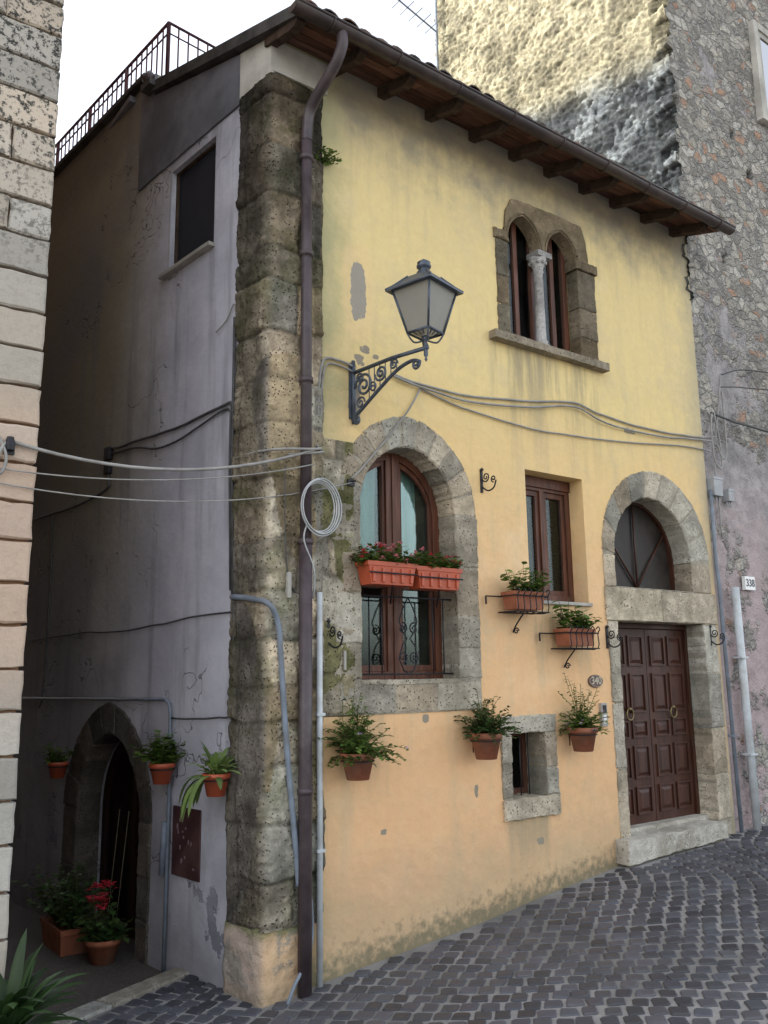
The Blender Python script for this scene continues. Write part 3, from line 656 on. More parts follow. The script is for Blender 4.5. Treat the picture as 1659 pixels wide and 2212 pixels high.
while x<5.5:
    y=-.50+R.uniform(-.02,.02)
    jx=R.uniform(-.015,.015)
    while y<1.7:
        L=.40;r0_,r1_=.085,.07;tw=R.uniform(-.02,.02);up=R.uniform(0,.018)*(1.3 if x<2.4 else .2)
        vs=[]
        for yy,r,dz in ((y,r0_,.02),(y+L,r1_,.0)):
            for q in range(7):
                a=math.pi*q/6;vs.append((x+jx+tw*(yy-y)/L*2-.1027*max(yy,0)*(1-max(0,x)/5.5)+r*math.cos(a),yy,rz(yy)+.052+dz+up+r*.8*math.sin(a)))
        n=7;vs2=[(p[0],p[1],p[2]-.014) for p in vs[:7]]
        fs=[(q,q+1,n+q+1,n+q) for q in range(6)]+[(q,2*n+q,2*n+q+1,q+1) for q in range(6)]
        g.add(vs+vs2,fs,0,tint(.6,1.3,.12),True);y+=.36
    x+=.165
build("roof_tiles",g,TILE,roof,"rows of old clay barrel tiles",rec=False)
g=G((-.2,1,7.3))
vs=[]
for t in (-.005,.10):
    for yy in (-.46,1.86):
        for xx in (-.06,.05): vs.append((xx-.1027*max(yy,0),yy,rz(yy)+t))
g.add(vs,[(0,1,3,2),(4,6,7,5),(0,4,5,1),(2,3,7,6),(0,2,6,4),(1,5,7,3)])
g.box(1.80,1.98,-.12,.2,7.54,7.60,T=TL)
build("verge",g,VERGE,roof)
g=G(tuple(TL(1.95,0,7.6)));p=TL(2.0,-.02,7.60);g.lathe([(.045,0),(.05,.10),(.075,.12),(.06,.17),(.02,.22),(0,.23)],p,10);build("vent_cowl",g,PIPE,roof)
g=G(tuple(TL(4,0,7.78)));g.box(2.02,7.1,-.07,.3,7.75,7.80,T=TL);build("cornice",g,VERGE,house)
g=G(tuple(TL(4,.3,7.8)))
A,B=2.26,6.9
for z in (8.70,7.98,8.58): g.tube([TL(A,.3,z),TL(B,.3,z)],.016 if z==8.7 else .009,6)
for z in (8.70,7.98,8.58): g.tube([TL(A,.3,z),TL(A,2.6,z)],.016 if z==8.7 else .009,6)
s=A
k=0
while s<B:
    g.tube([TL(s,.3,7.8),TL(s,.3,8.70)],.022 if k%8==0 else .009,6);s+=.115;k+=1
d=.3;k=0
while d<2.6: g.tube([TL(A,d,7.8),TL(A,d,8.70)],.022 if k%9==0 else .009,6);d+=.115;k+=1
build("terrace_railing",g,RAIL,house,"reddish iron terrace railing",rec=False)
# ---- drainpipe
def smooth(P,n=6):
    P=[Vector(p) for p in P];out=[]
    for i in range(len(P)-1):
        p0=P[max(i-1,0)];p1=P[i];p2=P[i+1];p3=P[min(i+2,len(P)-1)]
        for k in range(n):
            t=k/n;out.append(.5*((2*p1)+(-p0+p2)*t+(2*p0-5*p1+4*p2-p3)*t*t+(-p0+3*p1-3*p2+p3)*t**3))
    out.append(P[-1]);return out
g=G((.27,-.08,0))
g.tube(smooth([(.30,-.52,6.82),(.30,-.52,6.72),(.29,-.44,6.60),(.27,-.22,6.46),(.265,-.11,6.36),(.262,-.085,6.15)],6),.044,14,cap=False)
g.tube([(.262,-.085,6.2),(.262,-.085,2.9)],.041,14);g.tube([(.262,-.085,3.0),(.262,-.085,.03)],.047,14)
for z in (5.2,6.0,3.0,1.3,4.2): g.tube([(.262,-.085,z-.02),(.262,-.085,z+.02)],.053,14);g.box(.25,.275,-.06,.02,z-.012,z+.012)
build("drainpipe",g,PIPE,house,"brown metal rainwater downpipe")
# ============================================================ LOOSE PIPES AND CABLES
def pipe(name,pts,r,mat,label,cat="pipe",clips=(),sm=0,group=None,n=10):
    o=Vector(pts[-1] if pts[-1][2]<pts[0][2] else pts[0]);g=G(o)
    g.tube(smooth(pts,sm) if sm else pts,r,n)
    for c in clips: g.box(c[0]-r*1.5,c[0]+r*1.5,c[1]-r*1.15,.01,c[2]-.01,c[2]+.01)
    return build(name,g,mat,None,label,cat,group=group)
pipe("white_pipe",[(.40,-.05,2.65),(.40,-.05,.05)],.022,WPIPE,"slim white plastic pipe beside the brown downpipe",clips=[(.40,-.05,1.8),(.40,-.05,.9)])
pipe("grey_conduit",[TL(.36,-.05,2.63),TL(.12,-.06,2.60),(-.03,-.08,2.55),(.05,-.07,2.42),(.08,-.06,2.2),(.13,-.06,1.6),(.21,-.06,.9),(.23,-.06,.7)],.020,GPIPE,"grey metal conduit bending around the stone corner","pipe",sm=5)
pipe("ground_cable",[(.30,-.05,.8),(.33,-.07,.45),(.28,-.09,.25),(.18,-.10,.12),(.12,-.10,.0)],.012,GPIPE,"grey cable dropping to the pavement by the downpipe","cable",sm=5)
pipe("white_pipe",[(5.74,-.05,2.95),(5.76,-.05,.45)],.042,WPIPE,"thick pale plastic pipe beside the front door wall",clips=[(5.74,-.05,2.2),(5.75,-.05,1.2)])
pipe("grey_conduit",[(5.46,-.03,4.0),(5.45,-.03,3.2),(5.47,-.03,3.0),(5.50,-.03,.45)],.02,GPIPE,"grey conduit running down the wall past the door",clips=[(5.48,-.03,2.4),(5.49,-.03,1.4)])
pipe("wall_pipe",[TL(4.2,-.03,1.89),TL(1.30,-.03,1.90),TL(1.24,-.03,1.87),TL(1.22,-.03,1.80),TL(1.20,-.03,1.12),TL(1.21,-.03,-.06)],.014,GPIPE,"thin grey pipe framing the side arch door")
pipe("wall_pipe",[TL(1.24,-.05,.62),TL(1.22,-.05,1.0)],.024,GPIPE,"short thick grey pipe beside the meter panel")
def cable(pts,r=.008,mat=CABL,label="thin grey cable strung along the plaster wall",sm=5):
    P=smooth(pts,sm);g=G(P[0])
    P=[p+Vector((0,0,mn.noise(p*3)*.012)) for p in P]
    g.tube(P,r,6);return build("wall_cable",g,mat,None,label,"cable",group="cables strung along the walls")
cable([(.74,-.02,4.42),(.6,-.02,4.45),(.47,-.02,4.44),(.42,-.03,4.3),(.40,-.03,4.0),(.385,-.03,3.75),(.33,-.15,3.68),(.0,-.10,3.64),TL(.38,-.03,3.66)],.010)
cable([(.72,-.02,4.38),(.6,-.02,4.41),(.49,-.02,4.40),(.44,-.03,4.25),(.42,-.03,3.9),(.40,-.03,3.72),(.36,-.15,3.66),(.1,-.10,3.62)],.008)
cable([(1.12,-.02,4.44),(1.41,-.02,4.41),(2.0,-.02,4.42),(2.7,-.02,4.50),(3.30,-.02,4.60),(3.7,-.02,4.55),(4.6,-.02,4.53),(5.56,-.02,4.61),(5.7,-.02,4.75),(5.88,-.02,5.4)],.010)
cable([(1.12,-.035,4.42),(1.41,-.035,4.38),(2.0,-.035,4.36),(2.7,-.035,4.44),(3.30,-.035,4.555),(3.75,-.035,4.47),(4.6,-.035,4.47),(5.56,-.03,4.56),(5.75,-.03,4.4),(5.85,-.03,4.5),(5.86,-.03,5.2)],.010)
cable([(1.41,-.02,4.37),(2.0,-.02,4.28),(2.9,-.02,4.25),(4.0,-.02,4.32),(5.45,-.02,4.45),(5.60,-.02,4.2),(5.62,-.02,3.5)],.008)
cable([(1.41,-.02,4.38),(1.25,-.03,4.15),(1.05,-.03,3.9),(.80,-.03,3.62),(.70,-.03,3.53)],.008)
cable([(5.88,-.02,5.4),(6.3,-.1,5.52),(7.4,-.2,5.6)],.008,DCAB,"dark cable leaving over the rubble wall")
cable([(5.86,-.02,5.25),(6.3,-.1,5.3),(7.4,-.2,5.4)],.007,DCAB,"dark cable leaving over the rubble wall")
cable([(5.62,-.02,4.9),(6.2,-.05,4.86),(7.2,-.1,4.84)],.014,DCAB,"dark cable leaving over the rubble wall")
cable([(5.64,-.02,4.92),(5.58,-.03,4.7),(5.60,-.03,4.35),(5.72,-.03,4.28),(5.74,-.03,4.5),(5.66,-.03,4.9)],.010,CABL,"grey cable loop hanging by the house boundary")
for k,(a,b,sg) in enumerate([((-1.76,-.05,3.44),(.28,-.15,3.66),.16),((-1.9,-.05,3.27),(.30,-.14,3.56),.10),((-1.9,-.05,3.19),(.72,-.04,3.50),.14)]):
    a=Vector(a);b=Vector(b);P=[a.lerp(b,i/14)+Vector((0,0,-4*sg*(i/14)*(1-i/14))) for i in range(15)]
    g=G(a);g.tube(P,(.011,.0045,.0045)[k],6);build("overhead_cable",g,CABL,None,"pale cable slung across the alley to the corner","cable",group="overhead cables across the alley")
g=G((-1.78,-.04,3.4));g.tube(smooth([(-1.76,-.05,3.44),(-1.80,-.07,3.38),(-1.83,-.07,3.27),(-1.79,-.07,3.24),(-1.77,-.07,3.34),(-1.83,-.05,3.47),(-1.95,-.03,3.50)],5),.010,6)
build("overhead_cable",g,CABL,None,"loose cable loop hanging from the hook on the stone wall","cable",group="overhead cables across the alley")
g=G((-1.74,-.03,3.4));g.lathe([(.025,-.04),(.03,0),(.02,.04)],(-1.75,-.06,3.42),8);g.box(-1.78,-1.72,-.05,.01,3.36,3.40);build("cable_hook",g,IRON,None,"black iron cable hook on the rusticated wall","hook")
SC="dark cable clipped along the grey side wall"
cable([TL(4.2,-.02,3.74),TL(3.3,-.02,3.73),TL(2.55,-.02,3.78),TL(2.5,-.02,3.9),TL(2.51,-.02,4.15),TL(2.2,-.02,4.14),TL(1.3,-.02,4.10),TL(.6,-.02,4.12),TL(.45,-.02,4.08),TL(.43,-.02,3.7)],.012,DCAB,SC)
cable([TL(2.51,-.02,4.12),TL(2.0,-.02,4.07),TL(1.5,-.02,3.98),TL(1.0,-.02,4.02),TL(.6,-.02,4.08),TL(.46,-.02,4.02),TL(.45,-.02,3.66)],.009,DCAB,SC)
cable([TL(.42,-.03,4.78),TL(.42,-.03,3.6),TL(.38,-.03,2.64)],.012,DCAB,SC,1)
cable([TL(.45,-.03,4.05),TL(.45,-.03,3.6),TL(.41,-.03,2.68)],.010,DCAB,SC,1)
cable([TL(4.2,-.02,2.47),TL(3,-.02,2.49),TL(2.0,-.02,2.47),TL(1,-.02,2.52),TL(.38,-.02,2.53)],.007,DCAB,SC)
cable([TL(3.75,-.02,3.73),TL(3.7,-.02,3.0),TL(3.72,-.02,2.0),TL(3.8,-.02,1.8)],.008,DCAB,SC)
cable([TL(.37,-.03,2.6),TL(.36,-.03,2.2),TL(.37,-.03,1.82),TL(.6,-.03,1.78),TL(1.2,-.03,1.76)],.007,DCAB,SC)
cable([TL(.7,-.02,4.75),TL(.55,-.02,4.80),TL(.45,-.02,4.90),TL(.42,-.02,4.80)],.006,CABL,"short pale wire end on the grey side wall")
cable([(.30,-.02,2.6),(.14,-.05,2.75),(.1,-.06,3.4),(.12,-.05,3.55)],.004,DCAB,"thin wire hanging on the corner stones")
g=G(tuple(TL(2.5,-.05,4.1)));g.box(2.46,2.56,-.05,0,4.06,4.18,T=TL);g.box(2.46,2.56,-.045,0,3.93,4.02,T=TL);build("junction_box",g,IRON,None,"black cable junction box on the grey side wall","electric box",bevel=.005)
g=G((.39,-.12,3.25))
for k in range(5):
    rx,rz_=.135+.009*k,.18+.007*k
    g.tube([(.335+rx*math.cos(a)+.005*k,-.14-.010*(k%3),3.25+rz_*math.sin(a)+.004*math.sin(3*a+k)) for a in [i*math.pi/16 for i in range(32)]],.0055,6,closed=True)
g.tube(smooth([(.24,-.14,3.12),(.22,-.13,3.0),(.31,-.12,2.8),(.34,-.06,2.6)],5),.006,6)
build("cable_coil",g,CPIPE,None,"coiled pale cable hanging over the downpipe","cable")
# ============================================================ STREET LAMP
lx=.815;LY=-.80
lamp=empty("street_lamp",(lx,0,4.2),"wrought iron wall lantern with frosted panes on a scrolled bracket","street lamp")
TY=lambda u,d,z: Vector((lx-.085+u*.106+d,-u,z))
g=G((lx,0,4.2))
g.tube([TY(.02,0,3.96),TY(.02,0,4.47)],.016,8);g.box(lx-.115,lx-.055,-.012,.01,4.0,4.45)
g.tube([TY(.02,0,4.37),TY(.45,0,4.37),TY(.82,0,4.345)],.016,8)
g.tube(smooth([TY(.02,0,4.02),TY(.10,0,4.05),TY(.28,0,4.15),TY(.5,0,4.26),TY(.66,0,4.29),TY(.74,0,4.26)],5),.014,8)
g.tube(spiral((.70,4.255),.04,.008,0,-1.4,TY,0),.010,6);g.tube(spiral((.06,3.985),.04,.008,math.pi/2,1.5,TY,0),.011,6)
g.tube(spiral((.14,4.24),.10,.012,math.pi,-2.0,TY,0),.011,6);g.tube(spiral((.33,4.29),.065,.01,math.pi,1.8,TY,0),.010,6)
g.tube(spiral((.47,4.315),.042,.008,0,1.6,TY,0),.008,6);g.tube(spiral((.10,4.11),.05,.008,0,1.5,TY,0),.008,6)
g.tube(spiral((.24,4.20),.045,.008,math.pi,-1.5,TY,0),.008,6);g.tube(spiral((.09,4.31),.045,.008,-1,1.5,TY,0),.008,6)
for a in range(6): g.tube([TY(.2+.06*a,0,4.12+.025*a),TY(.2+.06*a,0,4.36)],.004,4)
build("bracket",g,LIRON,lamp,"scrolled iron arm",rec=False)
g=G((lx,LY,4.3));C0=(lx,LY,0)
g.lathe([(0,4.24),(.012,4.26),(.006,4.275),(.016,4.29),(.016,4.33),(.01,4.345),(.022,4.36),(.012,4.385),(.02,4.41),(.03,4.43),(0,4.43)],C0,14)
b,t=.092,.165;z0,z1=4.455,4.775
rot=math.radians(14)
def LP(u,v,z): return Vector((lx+u*math.cos(rot)-v*math.sin(rot),LY+u*math.sin(rot)+v*math.cos(rot),z))
cs=[(-1,-1),(1,-1),(1,1),(-1,1)]
for q in cs:
    g.tube([LP(q[0]*b,q[1]*b,z0),LP(q[0]*t,q[1]*t,z1)],.009,6)
    g.tube(smooth([LP(q[0]*.01,q[1]*.01,4.40),LP(q[0]*.055,q[1]*.055,4.385),LP(q[0]*.08,q[1]*.08,4.42),LP(q[0]*b,q[1]*b,z0)],4),.007,5)
for h,z in ((b,z0),(t,z1)): g.tube([LP(q[0]*h,q[1]*h,z) for q in cs]+[LP(-h,-h,z)],.011,6)
for k in range(4):
    q=cs[k];p=cs[(k+1)%4]
    for f in (.25,.5,.75):
        u=q[0]+(p[0]-q[0])*f;v=q[1]+(p[1]-q[1])*f
        g.tube([LP(u*b*.98,v*b*.98,z0),LP(u*b*.6,v*b*.6,z0-.025)],.004,4)
build("lantern_frame",g,LIRON,lamp,rec=False)
g=G((lx,LY,4.6));o=.004
for k in range(4):
    q=cs[k];p=cs[(k+1)%4];bb=b-o;tt=t-o
    vs=[LP(q[0]*bb,q[1]*bb,z0+.01),LP(p[0]*bb,p[1]*bb,z0+.01),LP(p[0]*tt,p[1]*tt,z1-.005),LP(q[0]*tt,q[1]*tt,z1-.005)];g.add(vs,[(0,1,2,3)])
build("lantern_glass",g,FROST,lamp,rec=False)
g=G((lx,LY,4.8))
def ring4(prof):
    vs=[LP(q[0]*h,q[1]*h,z) for h,z in prof for q in cs];n=4
    g.add(vs,[(i*n+j,i*n+(j+1)%n,(i+1)*n+(j+1)%n,(i+1)*n+j) for i in range(len(prof)-1) for j in range(4)])
ring4([(.14,4.772),(.202,4.765),(.202,4.778),(.175,4.80),(.16,4.81),(.085,4.885),(.06,4.895),(.06,4.90),(0,4.90)])
g.lathe([(.055,4.895),(.055,4.92),(.035,4.925),(.035,4.95),(.05,4.955),(.055,4.97),(.045,4.985),(.05,4.995),(.03,5.01),(.012,5.02),(0,5.03)],C0,14)
for q in cs: g.tube([LP(q[0]*.202,q[1]*.202,4.778),LP(q[0]*.16,q[1]*.16,4.812),LP(q[0]*.085,q[1]*.085,4.888)],.007,5)
build("lantern_cap",g,LIRON,lamp,bevel=0)
# ============================================================ PLANTS
def leafq(g,p,d,up,L,W,m,c,curl=.25):
    d=d.normalized();s=d.cross(up)
    if s.length<1e-4: s=d.orthogonal()
    s.normalize();n=s.cross(d).normalized()
    pts=[p,p+d*L*.35+s*W*.5+n*L*.04,p+d*L*.72+s*W*.38-n*L*curl*.2,p+d*L-n*L*curl*.6,p+d*L*.72-s*W*.38-n*L*curl*.2,p+d*L*.35-s*W*.5+n*L*.04,p+d*L*.5-n*L*.05]
    g.add(pts,[(0,1,6),(1,2,6),(2,3,6),(3,4,6),(4,5,6),(5,0,6)],m,c,False)
def bush(g,cen,n,h,sp,L,W,per,seed,m=1,flow=0,fm=2,droop=.3,fl=.016,up0=.5):
    r=random.Random(seed);cen=Vector(cen);wall=cen.y if (cen.x>0 and -.4<cen.y<-.03) else None
    for i in range(n):
        a=r.uniform(0,2*math.pi);el=r.uniform(up0,1.5);l=h*r.uniform(.45,1.15)
        d=Vector((math.cos(a)*math.cos(el)*sp,math.sin(a)*math.cos(el)*sp,math.sin(el)));p=cen+Vector((math.cos(a),math.sin(a),0))*.02;P=[p.copy()]
        for k in range(6):
            d=d+Vector((r.uniform(-.2,.2),r.uniform(-.2,.2),-droop*.25*k*.3));p=p+d.normalized()*l/6
            if wall and p.y>-.02: p.y=-.02
            P.append(p.copy())
        g.tube(P,.002,4,0)
        for k in range(per):
            t=(k+.8)/per*5.99;j=int(t);q=P[j].lerp(P[min(j+1,6)],t-j)
            aa=r.uniform(0,6.28);dd=Vector((math.cos(aa),math.sin(aa),r.uniform(-.4,.6)))
            v=r.uniform(.45,1.4)
            leafq(g,q,dd,Vector((r.uniform(-.4,.4),r.uniform(-.4,.4),1)),L*r.uniform(.7,1.25),W*r.uniform(.7,1.2),m,(v*r.uniform(.85,1.25),v,v*.8))
        if r.random()<flow:
            q=P[-1]+Vector((0,0,fl*.5))
            for k in range(12):
                aa=k*.55;leafq(g,q+Vector((r.uniform(-1,1),r.uniform(-1,1),r.uniform(-.7,.7)))*fl*.7,Vector((math.cos(aa),math.sin(aa),r.uniform(.2,.9))),Vector((0,0,1)),fl*.8,fl*.8,fm,tint(.8,1.2))
def potprof(rt,h,k=.68): return [(0,-h),(rt*k,-h),(rt*.97,-h*.22),(rt*1.08,-h*.22),(rt*1.10,0),(rt*.98,0),(rt*.95,-h*.12),(0,-h*.12)]
def potted(o,rt,h,matp,label,plantfn,leafmats,hang='F',group=None):
    th=empty("potted_plant",o,label,"potted plant",group)
    g=G(o);g.lathe(potprof(rt,h)[:7],o,22);build("pot",g,matp,th,rec=False)
    g=G(o);g.lathe([(rt*.97,-h*.13),(0,-h*.10)],o,14);build("soil",g,SOIL,th,rec=False)
    g=G(o);ov=Vector(o)
    w=Vector((0,1,0)) if hang=='F' else NI
    rr=rt*1.0
    g.tube([ov+Vector((rr*math.cos(a),rr*math.sin(a),-h*.30)) for a in [i*math.pi/12 for i in range(24)]],.005,5,closed=True)
    dist=abs(ov.y) if hang=='F' else abs(ov.dot(NI))
    g.tube([ov+w*rr+Vector((0,0,-h*.3)),ov+w*dist+Vector((0,0,-h*.3)),ov+w*dist+Vector((0,0,-h*.8))],.005,5);build("holder",g,IRON,th,rec=False)
    g=G(o);plantfn(g,ov);build("plant",g,[STEM]+leafmats,th,rec=False)
    return th
PG="terracotta pots hung on the front wall"
potted((.66,-.14,1.53),.115,.18,TERR,"terracotta wall pot with a spreading leafy plant and lilac flowers",lambda g,o:(bush(g,o+Vector((0,0,-.02)),100,.31,1.0,.034,.026,22,1,flow=.06,fm=2,droop=.75,up0=.0),bush(g,o+Vector((0.03,0,0)),18,.38,.6,.034,.024,18,11,droop=.1,up0=.7)),[LEAF,LIL],group=PG)
potted((1.88,-.15,1.61),.12,.20,TERR,"terracotta wall pot with a dark bushy plant",lambda g,o:(bush(g,o+Vector((0,0,-.02)),100,.27,1.1,.032,.024,22,2,droop=.6,up0=.05),bush(g,o,8,.42,.4,.034,.024,16,22,droop=.1,up0=1.0)),[DLEAF,LIL],group=PG)
potted((3.02,-.15,1.60),.12,.20,TERR,"terracotta wall pot with tall sprigs and small flowers",lambda g,o:(bush(g,o+Vector((0,0,-.02)),70,.25,1.1,.032,.022,20,3,flow=.15,droop=.7,up0=.0),bush(g,o,16,.42,.4,.034,.022,18,33,droop=.1,up0=.9)),[LEAF,LIL],group=PG)
SG="small orange pots hung on the side wall"
o=tuple(TL(3.02,-.13,1.34));potted(o,.085,.14,PLAS,"small orange pot with a sparse plant on the grey wall",lambda g,o:bush(g,o+Vector((0,0,-.02)),24,.20,1,.05,.035,9,4,droop=.3),[LEAF],hang='L',group=SG)
o=tuple(TL(1.14,-.13,1.44));potted(o,.09,.15,PLAS,"small orange pot with a broad-leaved green plant",lambda g,o:bush(g,o+Vector((0,0,-.02)),36,.24,1.1,.07,.055,10,5,droop=.2),[LEAF],hang='L',group=SG)
def strap(g,o,n,L,W,seed,m=1,el=(.2,1.4),droop=1.0,cc=(.6,1.3),az=(0,6.28)):
    r=random.Random(seed)
    for i in range(n):
        a=r.uniform(*az);e_=r.uniform(*el);l=L*r.uniform(.6,1.1);d=Vector((math.cos(a)*math.cos(e_),math.sin(a)*math.cos(e_),math.sin(e_)));p=Vector(o);s=Vector((-math.sin(a),math.cos(a),0))
        vs=[];K=9;v=r.uniform(*cc)
        for k in range(K+1):
            t=k/K;w=W*(math.sin(math.pi*min(1,t*.85+.12))**.8)*(1 if k<K else .05)
            nn=s.cross(d).normalized()
            vs+=[p+s*w*.5+nn*w*.12,p.copy(),p-s*w*.5+nn*w*.12];d=(d+Vector((0,0,-droop*.16*(.3+t)))).normalized();p=p+d*l/K
        g.add(vs,[(3*k+j,3*k+j+1,3*k+j+4,3*k+j+3) for k in range(K) for j in (0,1)],m,(v,v,v*.9),True)
o=tuple(TL(.36,-.15,1.42));potted(o,.09,.15,PLAS,"small orange pot with drooping strap-leaved lime plant",lambda g,o:(strap(g,o+Vector((0,0,-.03)),34,.27,.045,6,droop=1.2,el=(.3,1.4)),strap(g,o+Vector((-.03,.06,-.04)),14,.36,.045,16,droop=3.6,el=(.0,.6),az=(1.6,3.8)),bush(g,o,14,.14,1,.05,.03,7,5)),[YLEAF],hang='L',group=SG)
def winbox(x0,x1,y0,y1,z,h,mat,label,plants,mats,cage=False,group=None):
    o=((x0+x1)/2,(y0+y1)/2,z);th=empty("flower_box",o,label,"flower box",group);g=G(o);cx,cy=o[0],o[1]
    def rr(k,zz,ins=0):
        hx=(x1-x0)/2*k-ins;hy=(y1-y0)/2*k-ins;return [(cx-hx,cy-hy,zz),(cx+hx,cy-hy,zz),(cx+hx,cy+hy,zz),(cx-hx,cy+hy,zz)]
    loops=[rr(.86,z),rr(.97,z+h*.8),rr(1.03,z+h*.8),rr(1.04,z+h),rr(1.0,z+h,.006),rr(.96,z+h*.88,.006)]
    vs=sum(loops,[]);fs=[(0,3,2,1)]+[(4*i+j,4*i+(j+1)%4,4*i+4+(j+1)%4,4*i+4+j) for i in range(5) for j in range(4)];g.add(vs,fs)
    if not cage:
        for k in range(5):
            xx=x0+.05+(x1-x0-.1)*k/4;g.box(xx-.012,xx+.012,y0+.008-.014,y0+.02,z+h*.1,z+h*.72)
    build("box",g,mat,th,rec=False,bevel=.003)
    g=G(o);g.add(rr(.96,z+h*.86,.004),[(0,1,2,3)]);build("soil",g,SOIL,th,rec=False)
    g=G(o)
    if cage:
        for zz in (z-.02,z+h*.75): g.tube([Vector(p) for p in [(x0-.02,y0-.02,zz),(x1+.02,y0-.02,zz),(x1+.02,y1+.02,zz),(x0-.02,y1+.02,zz)]],.006,5,closed=True)
        xx=x0
        while xx<=x1+.01:
            g.tube(smooth([(xx,y1,z-.02),(xx,y0-.02,z-.02),(xx,y0-.026,z+h*.7),(xx+.0,y0-.05,z+h*.95),(xx+.0,y0-.035,z+h*1.12),(xx,y0-.01,z+h*1.0)],3),.005,5);xx+=(x1-x0)/5
        g.tube([(x0-.16,y1+.02,z+h*.75),(x0-.02,y1+.02,z+h*.75)],.006,5);g.tube([(x0-.16,y1+.02,z+h*.75),(x0-.16,y1+.02,z+h*.3)],.008,5)
        g.tube(smooth([(cx,0,z-.18),(cx,-.04,z-.12),(cx,(y0+y1)/2,z-.02)],4),.007,5);g.tube(spiral((0.02,z-.17),.03,.006,0,1.3,lambda u,d,zz:Vector((cx,-.02-u,zz)),0),.006,5)
    else:
        g.tube([(x0,y0-.012,z+h*.5),(x1,y0-.012,z+h*.5)],.006,5)
        g.tube([(cx,y0-.012,z+h*.5),(cx+.1,-.02,z-.12)],.007,5)
    build("holder",g,IRON,th,rec=False)
    g=G(o);plants(g,x0,x1,cy,z+h*.85);build("plant",g,[STEM]+mats,th,rec=False)
    return th
def pl(seed,n,fm,fl,h=.13,fs=.022):
    def f(g,x0,x1,cy,z):
        for k in range(n):
            x=x0+.03+(x1-x0-.06)*k/(n-1);bush(g,(x,cy,z),15,h*(1.15 if k%3 else .9),1,.042,.036,9,seed+k,flow=fl,fm=2 if (k not in fm) else 3,droop=.4,fl=fs)
    return f
winbox(.735,1.185,-.19,-.03,2.72,.17,PLAS,"orange window box with pink and red geraniums",pl(10,8,(0,1,6),.38,.14,.026),[LEAF,PINK,RED],group="orange window boxes on the arched window")
winbox(1.195,1.645,-.19,-.03,2.71,.17,PLAS,"orange window box with low red flowers and foliage",pl(30,8,tuple(range(8)),.14,.13,.020),[LEAF,PINK,RED],group="orange window boxes on the arched window")
def pl2(seed):
    def f(g,x0,x1,cy,z):
        bush(g,(x0+.08,cy,z),9,.26,.7,.075,.055,7,seed,droop=.2,up0=.8);bush(g,((x0+x1)/2+.1,cy,z),13,.22,.8,.075,.055,7,seed+1,droop=.2,up0=.7);bush(g,(x1-.06,cy,z),11,.18,.9,.065,.05,7,seed+2,droop=.2,up0=.6)
    return f
winbox(2.20,2.56,-.22,-.06,2.585,.15,TERR,"terracotta box in an iron basket with young leafy plants",pl2(50),[LEAF],cage=True,group="terracotta boxes in iron baskets")
winbox(2.82,3.18,-.22,-.06,2.29,.15,TERR,"terracotta box in an iron basket below the brown window",pl2(60),[LEAF],cage=True,group="terracotta boxes in iron baskets")
def ground_pot(o,rt,h,label,fn,mats,boxy=False):
    th=empty("planter",o,label,"planter");ov=Vector(o);g=G(o)
    if boxy:
        hx,hy=.13,.27
        L=[[(o[0]+sx*hx*k,o[1]+sy*hy*k,zz) for sx,sy in ((-1,-1),(1,-1),(1,1),(-1,1))] for k,zz in ((.85,o[2]),(.97,o[2]+h*.8),(1.04,o[2]+h*.8),(1.04,o[2]+h),(.97,o[2]+h),(.93,o[2]+h*.85))]
        g.add(sum(L,[]),[(0,3,2,1)]+[(4*i+j,4*i+(j+1)%4,4*i+4+(j+1)%4,4*i+4+j) for i in range(5) for j in range(4)]+[(20,21,22,23)])
    else: g.lathe([(r,z+h) for r,z in potprof(rt,h)],o,20)
    build("pot",g,TERR,th,rec=False);g=G(o);fn(g,ov+Vector((0,0,h*.85)));build("plant",g,[STEM]+mats,th,rec=False)
ground_pot((-.50,2.35,-.07),.15,.20,"terracotta trough by the side door with dark foliage",lambda g,o:[bush(g,o+Vector((0,k,0)),26,.46,.8,.06,.04,16,70+int(k*10),droop=.3) for k in (-.18,0,.18)],[DLEAF],boxy=True)
ground_pot((-.40,1.78,-.07),.13,.18,"terracotta pot with red cyclamen by the side door",lambda g,o:(bush(g,o,44,.24,1.1,.07,.06,8,80,droop=.5),bush(g,o+Vector((-.02,.03,.02)),10,.34,.45,.02,.01,1,82,flow=1,fl=.042,droop=.1,up0=1.0)),[DLEAF,RED])
ground_pot((-1.62,-.24,.0),.16,.30,"dark strappy green plant in a pot against the rusticated wall",lambda g,o:strap(g,o,80,.48,.075,90,el=(.0,1.45),droop=1.3,cc=(.35,1.2)),[DLEAF,LEAF])
g=G(tuple(TL(2.4,.1,0)))
for s,d,t in ((2.42,.10,.03),(2.30,.12,-.02)): g.tube([TL(s,d,-.05),TL(s+t,.2,.95)],.004,5)
build("garden_cane",g,simple("bamboo_cane",(.20,.17,.11),.7,.2),None,"thin bamboo canes leaning in the dark side doorway","cane",rec=False)
